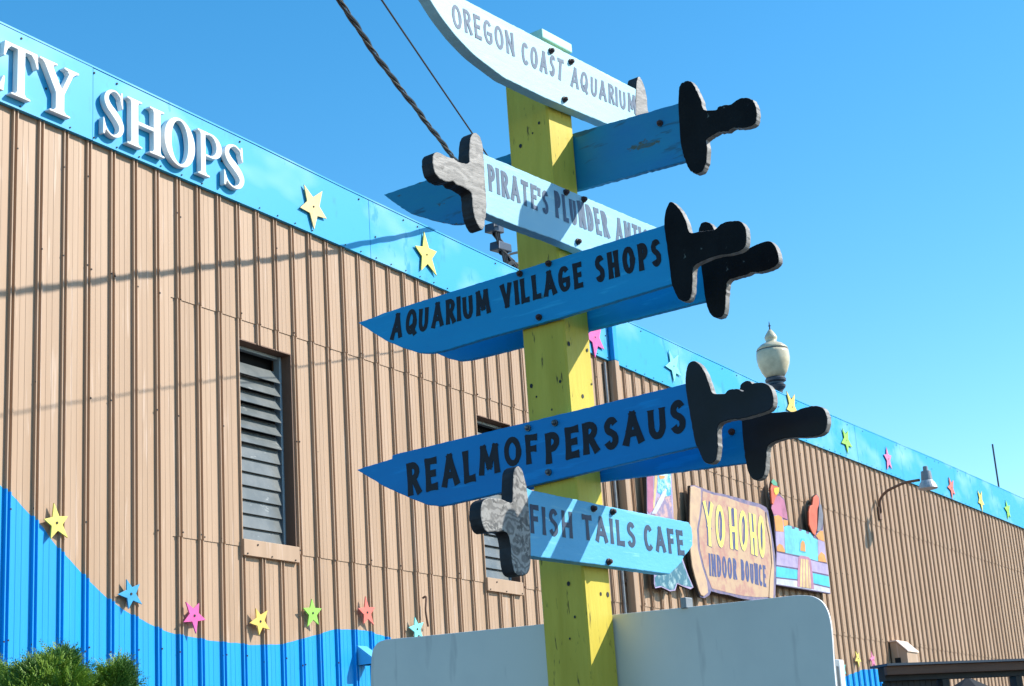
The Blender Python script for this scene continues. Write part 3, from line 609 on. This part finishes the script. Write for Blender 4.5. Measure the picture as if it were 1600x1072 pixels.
# ------------------------------------------------------------------ painted sign boards on the wall
def sub(T, plane, off, pts, colr, name, thick=.002, parent=None, **k):
    g = MB().prism([plane.hit(x, y, off) for x, y in pts], off, thick)
    return T.part(name, g.V, g.F, colr, parent=parent, **k)
BOF = .17
cream = mat('cream scroll paint', (.52, .36, .22), .6, (.40, .26, .19), 5, .45, .75)
pinkp = mat('blotched parchment paint', (.47, .32, .20), .6, (.40, .20, .16), 4.5, .45, .62)
rim = mat('violet scroll rim paint', (.10, .10, .20), .6, (.24, .17, .24), 6)
sy = mat('yellow letter paint', (.68, .58, .15), .5, (.66, .54, .10), 8); nv = mat('indigo letter paint', (.05, .07, .20), .6)
Z = lambda L: z4(1060, 740, 5.106, L)
outl = Z([(95, 95), (130, 92), (190, 115), (280, 150), (360, 163), (430, 182), (500, 200), (580, 224), (650, 242), (702, 270), (716, 300), (730, 380), (745, 470), (760, 560), (772, 650), (780, 760), (777, 850), (774, 975), (770, 1010), (700, 1020), (600, 1012), (520, 1000), (480, 992), (400, 968), (330, 957), (262, 938), (247, 970), (208, 994), (175, 985), (160, 950), (138, 880), (113, 780), (95, 680), (86, 500), (90, 300)])
u0, z0 = WALL.hit(1150, 930, BOF)
T = Thing('scroll_sign', 'painted parchment scroll sign reading YO HO HO INDOOR BOUNCE on the corrugated wall', 'sign', WALL, (u0, .03, z0))
P = [WALL.hit(x, y, BOF) for x, y in outl]
g = MB().prism(P, BOF, .05); T.part('board', g.V, g.F, [rim, M['fdark']], midx=[0, 1]+[1]*len(P))
for x, y in ((1100, 790), (1180, 800), (1110, 900), (1185, 900)):
    u, z = WALL.hit(x, y, .1); g = MB().box(u-.04, u+.04, .02, BOF-.0505, z-.04, z+.04); T.part('standoff', g.V, g.F, M['brown'])
sub(T, WALL, BOF+.003, Z([(195, 140), (280, 168), (380, 188), (480, 225), (560, 250), (640, 268), (688, 300), (700, 400), (722, 500), (735, 600), (742, 720), (728, 840), (722, 985), (620, 985), (520, 975), (420, 955), (340, 935), (268, 915), (235, 830), (205, 740), (172, 600), (162, 450), (186, 300)]), pinkp, 'parchment')
sub(T, WALL, BOF+.022, Z([(99, 105), (130, 100), (180, 122), (184, 200), (172, 320), (150, 450), (158, 600), (192, 740), (230, 860), (240, 950), (205, 980), (182, 970), (165, 930), (135, 830), (112, 740), (98, 620), (92, 450), (94, 250)]), cream, 'rolled_edge', .022, bevel=.012)
sub(T, WALL, BOF+.018, Z([(702, 300), (720, 390), (740, 500), (755, 640), (766, 760), (762, 880), (758, 1000), (726, 990), (732, 850), (748, 720), (740, 600), (727, 500), (706, 400)]), cream, 'rolled_edge', .018, bevel=.01)
YH = [('YO', [(197, 212), (368, 258), (217, 578), (376, 595)]), ('HO', [(395, 263), (552, 302), (414, 602), (555, 622)]), ('HO', [(557, 310), (690, 342), (582, 644), (696, 682)])]
rst = rnd.getstate()
for t, qd in YH:
    g = MB(); letters(g, WALL, t, [(x-.7, y+.7) for x, y in Z(qd)], BOF+.005, .205, .10, wob=0); T.part('letter_outline', g.V, g.F, nv, fix=False)
for t, qd in YH:
    g = MB(); letters(g, WALL, t, Z(qd), BOF+.008, .135, .10, wob=0); T.part('lettering', g.V, g.F, sy, fix=False)
for t, qd in [('INDOOR', [(243, 632), (464, 682), (252, 815), (470, 850)]), ('BOUNCE', [(497, 682), (696, 735), (503, 850), (703, 908)])]:
    g = MB(); letters(g, WALL, t, Z(qd), BOF+.006, .17, .12); T.part('lettering', g.V, g.F, nv, fix=False)

# castle board
Zc = lambda L: z4(1190, 740, 5.36, L)
pc = {k: mat(k, tuple(c*.82 for c in v), .55, tuple(c*.58 for c in v), 4) for k, v in dict(cyanp=(.16, .64, .74), lav=(.46, .38, .62), orangep=(.80, .34, .08), pinkt=(.54, .17, .30), waterp=(.07, .58, .82), sand=(.80, .56, .26), plum=(.50, .22, .34), palel=(.62, .64, .76), redp=(.78, .14, .06), greyb=(.20, .20, .25), greenp=(.12, .45, .28), yel=(.90, .66, .06)).items()}
u0, z0 = WALL.hit(1255, 920, BOF)
T = Thing('castle_sign', 'painted castle cut-out with two bird figures right of the scroll sign', 'sign', WALL, (u0, .03, z0))
out = Zc([(100, 350), (80, 290), (88, 200), (80, 120), (92, 60), (110, 55), (140, 110), (148, 170), (190, 215), (212, 330), (222, 380), (218, 432), (245, 436), (300, 456), (380, 485), (425, 498), (400, 430), (398, 320), (405, 270), (428, 250), (440, 190), (462, 172), (482, 200), (490, 250), (515, 340), (515, 480), (530, 590), (548, 750), (560, 850), (578, 1008), (340, 968), (120, 932), (122, 650)])
P = [WALL.hit(x, y, BOF) for x, y in out]; g = MB().prism(P, BOF, .05); T.part('board', g.V, g.F, [mat('indigo outline paint', (.07, .06, .14), .6, (.16, .10, .20), 8), M['fdark']], midx=[0, 1]+[1]*len(P))
for x, y in ((1225, 860), (1285, 880), (1285, 915), (1220, 905)):
    u, z = WALL.hit(x, y, .1); g = MB().box(u-.04, u+.04, .02, BOF-.0505, z-.04, z+.04); T.part('standoff', g.V, g.F, M['brown'])
o1 = BOF+.003
sub(T, WALL, o1, Zc([(190, 445), (215, 434), (250, 440), (255, 462), (275, 465), (280, 450), (308, 458), (312, 480), (332, 482), (338, 470), (370, 478), (374, 502), (395, 505), (400, 492), (425, 502), (432, 535), (470, 555), (474, 735), (400, 712), (330, 690), (200, 664), (195, 560)]), pc['cyanp'], 'castle_wall')
tw_ = sub(T, WALL, o1+.001, Zc([(103, 350), (140, 343), (172, 362), (188, 420), (196, 660), (126, 648), (118, 480)]), pc['lav'], 'tower')
sub(T, WALL, o1+.005, Zc([(105, 355), (140, 347), (170, 366), (182, 420), (185, 488), (118, 482)]), pc['orangep'], 'tower_top', parent=tw_)
sub(T, WALL, o1+.005, Zc([(128, 610), (150, 588), (175, 600), (194, 640), (196, 660), (128, 648)]), pc['orangep'], 'tower_base', parent=tw_)
sub(T, WALL, o1+.006, Zc([(82, 290), (92, 215), (118, 190), (150, 186), (190, 222), (212, 330), (216, 385), (175, 368), (140, 345), (102, 346)]), pc['pinkt'], 'cone_roof', parent=tw_)
sub(T, WALL, o1+.004, Zc([(180, 385), (220, 392), (220, 432), (190, 440)]), pc['orangep'], 'turret', parent=tw_)
tw_ = sub(T, WALL, o1+.001, Zc([(462, 500), (512, 470), (528, 590), (546, 745), (474, 735), (472, 560)]), pc['lav'], 'tower')
sub(T, WALL, o1+.005, Zc([(455, 520), (490, 478), (514, 480), (526, 570), (478, 552)]), pc['orangep'], 'tower_top', parent=tw_)
sub(T, WALL, o1+.005, Zc([(474, 690), (500, 655), (530, 680), (545, 745), (476, 733)]), pc['orangep'], 'tower_base', parent=tw_)
sub(T, WALL, o1+.001, Zc([(126, 660), (300, 698), (552, 760), (562, 848), (300, 792), (124, 764)]), pc['lav'], 'painted_band')
sub(T, WALL, o1+.001, Zc([(124, 778), (300, 806), (563, 862), (572, 950), (300, 886), (122, 866)]), pc['waterp'], 'painted_band')
sub(T, WALL, o1+.001, Zc([(124, 878), (300, 898), (570, 962), (573, 1000), (340, 960), (124, 926)]), pc['palel'], 'painted_band')
sub(T, WALL, o1+.005, Zc([(310, 700), (330, 685), (392, 698), (412, 720), (428, 840), (440, 968), (300, 946), (302, 830)]), pc['plum'], 'stairway')
sub(T, WALL, o1+.008, Zc([(328, 712), (395, 722), (408, 840), (415, 962), (322, 948), (324, 830)]), pc['sand'], 'stair_tread')
for xx in (346, 368, 390):
    sub(T, WALL, o1+.010, Zc([(xx-2, 716), (xx+2, 717), (xx+6+(xx-368)*.25, 955), (xx+1+(xx-368)*.25, 954)]), pc['plum'], 'painted_line')
dr = sub(T, WALL, o1+.005, Zc([(318, 650), (322, 570), (338, 540), (356, 545), (370, 580), (374, 665)]), pc['waterp'], 'archway')
sub(T, WALL, o1+.008, Zc([(325, 645), (328, 585), (342, 560), (358, 570), (366, 600), (368, 655)]), pc['orangep'], 'arch_door', parent=dr)
bd = sub(T, WALL, o1+.03, Zc([(84, 200), (78, 130), (90, 80), (108, 70), (136, 110), (144, 170), (120, 200), (100, 260), (88, 250)]), pc['redp'], 'bird_figure', .03, bevel=.01)
sub(T, WALL, o1+.036, Zc([(105, 120), (148, 115), (144, 165), (118, 180), (104, 150)]), pc['yel'], 'beak', .006, parent=bd)
sub(T, WALL, o1+.036, Zc([(82, 72), (95, 46), (110, 55), (132, 80), (130, 104), (100, 96)]), pc['greenp'], 'head', .006, parent=bd)
bd = sub(T, WALL, o1+.03, Zc([(400, 430), (398, 320), (408, 272), (428, 262), (436, 200), (462, 176), (480, 200), (484, 250), (470, 300), (466, 460), (450, 520), (430, 500), (415, 470)]), pc['redp'], 'bird_figure', .03, bevel=.01)
sub(T, WALL, o1+.036, Zc([(484, 250), (500, 262), (516, 350), (514, 420), (490, 480), (466, 484), (476, 380)]), pc['greyb'], 'wing', .006, parent=bd)

# painted figure board
Zf = lambda L: z4(1000, 730, 5.105, L)
out = Zf([(52, -70), (238, -70), (250, 60), (262, 250), (268, 420), (330, 700), (380, 848), (427, 958), (402, 974), (340, 950), (298, 930), (282, 984), (240, 990), (190, 966), (170, 956), (122, 966), (112, 930), (112, 870), (90, 620), (56, 360)])
P = [WALL.hit(x, y, BOF) for x, y in out]; u0, z0 = P[-3]
T = Thing('figure_board', 'painted cut-out board with a grey sword and teal foot behind the FISH TAILS CAFE sign', 'sign', WALL, (u0, .03, z0))
g = MB().prism(P, BOF, .05); T.part('board', g.V, g.F, [pc['lav'], M['fdark']], midx=[0, 1]+[1]*len(P))
for x, y in ((1025, 790), (1045, 890)):
    u, z = WALL.hit(x, y, .1); g = MB().box(u-.04, u+.04, .02, BOF-.0505, z-.04, z+.04); T.part('standoff', g.V, g.F, M['brown'])
sub(T, WALL, BOF+.003, Zf([(56, -60), (108, -60), (106, 340), (75, 370), (60, 350)]), pc['pinkt'], 'painted_coat')
sub(T, WALL, BOF+.003, Zf([(125, -60), (140, -60), (138, 120), (115, 330), (104, 330)]), pc['sand'], 'gold_trim')
sub(T, WALL, BOF+.003, Zf([(144, -60), (236, -60), (245, 70), (248, 220), (200, 245), (140, 200)]), mat('mottled blue paint', (.03, .30, .58), .5, (.45, .70, .78), 9, .45, .6), 'painted_shirt')
sub(T, WALL, BOF+.006, Zf([(150, 66), (200, 68), (196, 90), (160, 95)]), pc['orangep'], 'painted_buckle')
sub(T, WALL, BOF+.003, Zf([(138, 240), (248, 228), (264, 410), (150, 400), (112, 380)]), mat('mottled plum paint', (.22, .18, .30), .6, (.52, .32, .30), 9, .45, .6), 'painted_breeches')
sub(T, WALL, BOF+.010, Zf([(180, 200), (204, 168), (216, 180), (190, 260), (130, 372), (92, 372)]), pc['palel'], 'painted_sword', .004)
sub(T, WALL, BOF+.003, Zf([(118, 880), (200, 800), (325, 716), (375, 850), (420, 958), (340, 942), (295, 920), (275, 975), (240, 980), (190, 956), (165, 946), (124, 955)]), mat('mottled teal paint', (.03, .14, .20), .6, (.28, .42, .44), 8, .5, .66), 'painted_foot')

# ------------------------------------------------------------------ gooseneck wall lamp
ub, zb = WALL.hit(1373, 796, .03)
hx = WALL.hit(1374, 765, .03)[0]
def out_at(x, y, u):                              # distance out of the wall at which pixel (x, y) meets the vertical plane u = const
    d = ray(x, y); t = ((WALL.o+WALL.u*u-CAM) @ WALL.u)/(d @ WALL.u); P_ = CAM+d*t
    return float((P_-WALL.o) @ WALL.n), float(P_[2])
oh, zh = out_at(1448, 748, ub); zs = out_at(1450, 764, ub)[1]; ztop = out_at(1444, 729, ub)[1]
T = Thing('gooseneck_lamp', 'grey gooseneck lamp on a long curved arm high on the corrugated wall', 'lamp', WALL, (ub, .03, zb))
arm = [(ub, .03, zb-.05), (ub, .07, zb-.05)]
for x, y in ((1375, 782), (1384, 769), (1398, 761), (1415, 754), (1437, 750)):
    o_, z_ = out_at(x, y, ub); arm.append((ub, o_, z_))
g = MB().tube(crom(arm, 4, False), .028); T.part('arm', g.V, g.F, M['brown'], smooth=True)
g = MB().lathe((ub, .03, zb), [(0.001, 0)]) if False else MB().box(ub-.07, ub+.07, .025, .06, zb-.22, zb+.05); T.part('wall_plate', g.V, g.F, M['brown'], bevel=.01)
hgt = ztop-zs
g = MB().lathe((ub, oh, zs), [(.19, 0), (.20, .02*hgt), (.185, .12*hgt), (.155, .26*hgt), (.12, .36*hgt), (.115, .38*hgt)], 24); T.part('lamp_shade', g.V, g.F, M['lshade'], smooth=False)
g = MB().lathe((ub, oh, zs), [(.112, .385*hgt), (.115, .40*hgt), (.10, .78*hgt), (.05, .80*hgt), (.05, .98*hgt), (.04, 1.0*hgt)], 20); T.part('housing', g.V, g.F, M['steel'])

# ------------------------------------------------------------------ street lamp on the roof edge
dl = -.9
uL, zL = WALL.hit(1208, 560, dl)
P3 = WALL.pt(uL, dl, zL); sc_ = float((P3-CAM) @ FWD)/FPX
zz = lambda y: (560-y)*sc_*1.04
T = Thing('globe_lamp', 'cream acorn globe lamp with a pointed finial standing above the roof edge', 'lamp', WALL, (uL, dl, 8.28))
pf = lambda L: [(r_*sc_, zz(y)) for r_, y in L]
g = MB().lathe((uL, dl, zL), pf([(14, 590), (20, 581), (24.5, 570), (26, 560), (25.6, 553), (25, 549)])); T.part('globe', g.V, g.F, M['globe'], smooth=True)
g = MB().lathe((uL, dl, zL), pf([(24.6, 548.8), (24.6, 547.6)])); T.part('seam_ring', g.V, g.F, M['flash'])
g = MB().lathe((uL, dl, zL), pf([(25, 547.4), (23.5, 544), (17, 538.5), (10, 535.5), (8, 533), (9.5, 530), (10, 527), (8, 523), (4.5, 518), (2.6, 515.5)])); T.part('globe_top', g.V, g.F, M['globe'], smooth=True)
g = MB().lathe((uL, dl, zL), pf([(2, 515.4), (1.2, 513), (1, 510), (2.6, 509), (1, 508), (.8, 505), (.3, 502)]), 10); T.part('finial', g.V, g.F, M['flash'])
g = MB().lathe((uL, dl, zL), pf([(9, 612), (10, 610), (14, 606), (15, 603), (12, 600), (12, 598), (16, 596), (16.5, 593), (14.5, 590.3)])); g.lathe((uL, dl, zL), [(9*sc_, 8.29-zL), (9*sc_, zz(612.1))], 16)
T.part('lamp_post', g.V, g.F, M['flash'])

# ------------------------------------------------------------------ roof mast, service heads, cables
um, zm = WALL.hit(1562, 770, -1.0); zm2 = WALL.hit(1556, 697, -1.0)[1]
T = Thing('roof_mast', 'thin dark mast rising from the roof at the far right', 'mast', WALL, (um, -1.0, 8.28))
g = MB().tube([(um, -1, 8.281), (um, -1, zm2)], .026, 8); T.part('rod', g.V, g.F, M['flash']); g = MB().box(um-.12, um+.12, -1.12, -.88, 8.281, 8.33); T.part('base_plate', g.V, g.F, M['flash'])
OH = -.25
def wp(x, y, off=OH): u, z = WALL.hit(x, y, off); return (u, off, z)
for (bx, by, tx, ty, wdt, lab) in ((790, 400, 772, 360, 16, 'upper black service head with three wires behind the fascia'), (797, 408, 782, 389, 20, 'lower black service head lying along the top of the fascia')):
    u0, _, z0 = wp(bx, by); ut, _, zt_ = wp(tx, ty); us_, _, _ = wp(tx-wdt/2, ty); ue, _, _ = wp(tx+wdt/2, ty)
    T = Thing('service_mast', lab, 'wiring', WALL, (u0, OH, 8.28), 'service heads on the roof edge')
    g = MB().tube([(u0, OH, 8.281), (u0, OH, z0), (u0-.05, OH, (z0+zt_)/2), (ut, OH, zt_-.05)], .035, 8); T.part('conduit', g.V, g.F, M['cable'])
    g = MB().prism([(us_, zt_-.06), (us_+.02, zt_+.07), (ue, zt_+.10), (ue+.01, zt_-.02)], OH+.08, .16); T.part('weather_cap', g.V, g.F, M['flash'], bevel=.015)
    for d in (-.05, .0, .05):
        g = MB().tube(crom([(ut+d, OH+.05, zt_-.03), (ut+d*.8+.04, OH+.06, zt_-.25), (u0+d*.5, OH+.05, z0-.02), (u0+.15, OH+.05, z0-.10+d)], 4, False), .014, 6); T.part('wire', g.V, g.F, M['cable'])
u0, _, z0 = wp(790, 406)
T = Thing('wire_loop', 'black looped wires between the service heads and the yellow post', 'wiring', WALL, (u0, OH, 8.6))
for i, pts in enumerate(([(788, 408), (790, 401), (798, 397), (812, 394), (830, 392)], [(788, 411), (796, 415), (806, 412), (820, 411), (832, 410)], [(790, 412), (800, 418), (812, 420), (826, 424)])):
    g = MB().tube(crom([wp(x, y, OH-.03*i) for x, y in pts], 4, False), .018, 6); T.part('wire', g.V, g.F, M['cable'])

def cable(name, label, pts, kind):
    pts = [np.array(p, float) for p in pts]
    C_ = crom([tuple(p) for p in pts], 60, False)
    # crom works on any dimension
    o = pts[-1]; T = Thing(name, label, 'cable', WORLD, (o[0], -o[1], o[2]))
    if kind == 'twist':
        for ph, r_, mt_, nm in ((0, .017, 'cable', 'insulated_strand'), (2.1, .017, 'cable', 'insulated_strand'), (4.2, .0085, 'cablew', 'bare_strand')):
            Q = []; acc = 0; prev = None
            for p in C_:
                p = np.array(p); acc += 0 if prev is None else np.linalg.norm(p-prev); prev = p
                a = acc*5.6+ph; Q.append((p[0]+.017*math.cos(a), -p[1], p[2]+.017*math.sin(a)))
            g = MB().tube(Q, r_, 6); T.part(nm, g.V, g.F, M[mt_], smooth=True)
    else:
        g = MB().tube([(p[0], -p[1], p[2]) for p in C_], .0085, 6); T.part('strand', g.V, g.F, M['cable'], smooth=True)
cable('service_cable', 'thick twisted black cable running down to the roof from the upper left', [(-3.6, -4, 7.6), (-2.55, 4, 7.78), (-1.62, 10.4, 8.28), (-1.16, 13.94, 8.60), (-.84, 15.9, 8.78), (-.47, 18.07, 8.98), (-.27, 19.56, 9.17), (-.02, 21.3, 9.40)], 'twist')
cable('thin_cable', 'thin black wire right of the thick twisted cable', [(-2.99, -0.72, 6.83), (-1.83, 5.91, 7.35), (-1.25, 9.23, 7.61), (-0.84, 11.60, 7.79), (-0.59, 13.20, 7.97), (-0.01, 16.34, 8.16), (0.47, 18.97, 8.27), (0.76, 20.55, 8.34), (1.00, 21.86, 8.47)], 'thin')

# ------------------------------------------------------------------ vent hoods on the wall
def pent(plane, pts, off): return [plane.hit(x, y, off) for x, y in pts]
uv, zv = WALL.hit(566, 1022, .05); 
T = Thing('vent_hood', 'small blue painted vent hood on the blue wave beside the grey panel', 'vent', WALL, (uv, .03, zv-.1))
a, b = uv-.06, uv+.12
g = MB().add([(a, .03, zv+.09), (b, .03, zv+.09), (b, .22, zv-.05), (a, .22, zv-.05), (a, .03, zv-.12), (b, .03, zv-.12), (b, .22, zv-.12), (a, .22, zv-.12)], [(0, 1, 2, 3), (0, 3, 7, 4), (1, 5, 6, 2), (3, 2, 6, 7), (0, 4, 5, 1)])
T.part('hood', g.V, g.F, mat('pale blue hood paint', (.10, .42, .66), .5)); g = MB().box(a+.01, b-.01, .035, .2, zv-.118, zv-.112); T.part('grille', g.V, g.F, M['dark'])
uv, zv = WALL.hit(1430, 1035, .4)
T = Thing('vent_box', 'tan slope topped vent box on the wall above the dark timber shelter', 'vent', WALL, (uv, .03, zv-.5))
zt2 = WALL.hit(1428, 1008, .1)[1]; zb2 = zt2-.95; ha, hb = uv-.32, uv+.36
pr = [(.03, zt2), (.16, zt2), (.36, zt2-.20), (.36, zb2), (.03, zb2)]; n = len(pr)
g = MB().add([(ha, o, z) for o, z in pr]+[(hb, o, z) for o, z in pr], [tuple(range(n)), tuple(range(2*n-1, n-1, -1))]+[(i, (i+1) % n, (i+1) % n+n, i+n) for i in range(n)])
T.part('box', g.V, g.F, M['tan'], bevel=.012)
g = MB().add([(ha-.004, .10, zb2+.1), (ha-.004, .22, zb2+.1), (ha-.004, .22, zt2-.32), (ha-.004, .10, zt2-.32)], [(0, 1, 2, 3)]); T.part('opening', g.V, g.F, M['dark'])
g = MB()
pr = [(.03, zt2+.004), (.165, zt2+.004), (.385, zt2-.215), (.385, zt2-.19), (.17, zt2+.03), (.03, zt2+.03)]; n = len(pr)
g.add([(ha-.02, o, z) for o, z in pr]+[(hb+.02, o, z) for o, z in pr], [tuple(range(n)), tuple(range(2*n-1, n-1, -1))]+[(i, (i+1) % n, (i+1) % n+n, i+n) for i in range(n)])
T.part('hood_roof', g.V, g.F, mat('pale pink cover paint', (.74, .58, .48), .5))

# ------------------------------------------------------------------ dark timber shelter at the lower right
A0 = CAM+ray(1383, 1040)*13.0
d2 = ray(1600, 1032); t2 = (A0[2]-1.6)/d2[2]; A1 = CAM+d2*t2
az = math.atan2(A1[0]-A0[0], A1[1]-A0[1]); SP = Plane(A0, az); Ls = float(np.linalg.norm((A1-A0)[:2])); zr = float(A0[2])
T = Thing('timber_shelter', 'dark timber shelter with a brown fascia beam at the lower right', 'shelter', SP, (0, 0, 0))
pxm = 13.0/FPX
g = MB().box(0, Ls+3, -.22, .03, zr-.004, zr+.014); T.part('roof', g.V, g.F, M['flash'])
g = MB().box(0.01, Ls+3, -.04, .0, zr-.076, zr-.005); T.part('fascia_beam', g.V, g.F, M['beam'], bevel=.004)
g = MB().box(0.02, Ls+3, -.14, -.045, zr-.118, zr-.006); T.part('header_beam', g.V, g.F, M['dtimber'])
for x0_, x1_ in ((1467, 1478), (1582, 1592)):
    a, b = SP.hit(x0_, 1065, -.1)[0], SP.hit(x1_, 1065, -.1)[0]
    g = MB().box(a, b, -.14, -.05, 0, zr-.119); T.part('post', g.V, g.F, M['dtimber'], bevel=.004)
b = SP.hit(1463, 1065, -.1)[0]; g = MB()
n = 9
for i in range(n): g.box(.04+(b-.04)*i/n, .04+(b-.04)*(i+.93)/n, -.12, -.09, .1, zr-.1185)
g.box(.04, b, -.139, -.121, zr-.9, zr-.13); T.part('side_panel', g.V, g.F, M['dtimber'])
uu, zu = SP.hit(1512, 1061, -1.2)
T = Thing('patio_umbrella', 'black patio umbrella under the dark timber shelter', 'umbrella', SP, (uu, -1.2, 0))
g = MB(); n = 8; ru = .34
g.add([(uu, -1.2, zu+.02)]+[(uu+ru*math.cos(2*math.pi*i/n+.3), -1.2+ru*math.sin(2*math.pi*i/n+.3), zu-.16) for i in range(n)], [(0, 1+i, 1+(i+1) % n) for i in range(n)])
T.part('canopy', g.V, g.F, M['canvas']); g = MB().tube([(uu, -1.2, .0), (uu, -1.2, zu)], .018, 8); T.part('pole', g.V, g.F, M['dtimber'])

# ------------------------------------------------------------------ evergreen shrub at the lower left
def shrub(cx_px, topy, depth, rad, label):
    P_ = CAM+ray(cx_px, topy)*depth; X_, Y_, ZT = float(P_[0]), float(P_[1]), float(P_[2])
    T = Thing('evergreen_shrub', label, 'shrub', WORLD, (X_, -Y_, 0))
    g = MB(); tips = []
    for i in range(9):
        a = 2*math.pi*i/9+rnd.uniform(-.3, .3); rr = rad*rnd.uniform(.2, .6); h = ZT*rnd.uniform(.75, .93)
        g.tube([(X_+rr*.15*math.cos(a), -(Y_+rr*.15*math.sin(a)), 0), (X_+rr*.6*math.cos(a), -(Y_+rr*.6*math.sin(a)), h*.6), (X_+rr*math.cos(a), -(Y_+rr*math.sin(a)), h)], [.03, .022, .006], 6)
    T.part('stem', g.V, g.F, M['bark'])
    V = []; F = []; mi_ = []
    for k in range(int(12500*rad)):
        a = rnd.uniform(0, 2*math.pi); zf = rnd.uniform(.42, 1.0)**.55
        env = rad*min(1., 1.9*(1.0-zf)**.6+.12)*(1+.5*noise.noise(Vector((math.cos(a)*2.4+X_, math.sin(a)*2.4, zf*6))))
        rr = env*rnd.uniform(.45, 1.)**.5
        zz_ = ZT*zf*(1+.05*noise.noise(Vector((math.cos(a)*rr*4, math.sin(a)*rr*4, 3.3))))-.05
        base = Vector((X_+rr*math.cos(a), Y_+rr*math.sin(a), zz_))
        ax = (Vector((math.cos(a)*.7, math.sin(a)*.7, .9))+Vector((rnd.gauss(0, .5), rnd.gauss(0, .5), rnd.gauss(0, .35)))).normalized()
        fan = ax.cross(Vector((rnd.gauss(0, 1), rnd.gauss(0, 1), rnd.gauss(0, 1)))).normalized(); nrm = ax.cross(fan)
        light = 1 if noise.noise(base*6) > .02 else 0; LL = rnd.uniform(.045, .125)
        for s_ in range(15):                      # a flat feathery spray of scale leaves along its twig
            t_ = s_/14; side = 1 if s_ % 2 else -1
            st = base+ax*LL*t_+nrm*rnd.gauss(0, .003); d = (ax*.75+fan*side*rnd.uniform(.3, .9)).normalized(); L = (.040-.024*t_)*rnd.uniform(.7, 1.2)
            sd = d.cross(nrm)*L*.13+nrm*L*.05; b0 = len(V); md = st+d*L*.5; tp = st+d*L
            V += [(q.x, -q.y, q.z) for q in (st, md+sd, tp, md-sd)]; F.append((b0, b0+1, b0+2, b0+3)); mi_.append(light)
    T.part('foliage', V, F, [M['leaf'], M['leafl']], midx=mi_, fix=False)
shrub(78, 1021, 9.0, .42, 'feathery evergreen shrub at the lower left in front of the blue wave')
shrub(-40, 1036, 9.3, .40, 'feathery evergreen shrub cut by the left edge of the view')
shrub(176, 1036, 9.2, .24, 'smaller feathery evergreen shrub right of the bigger one')
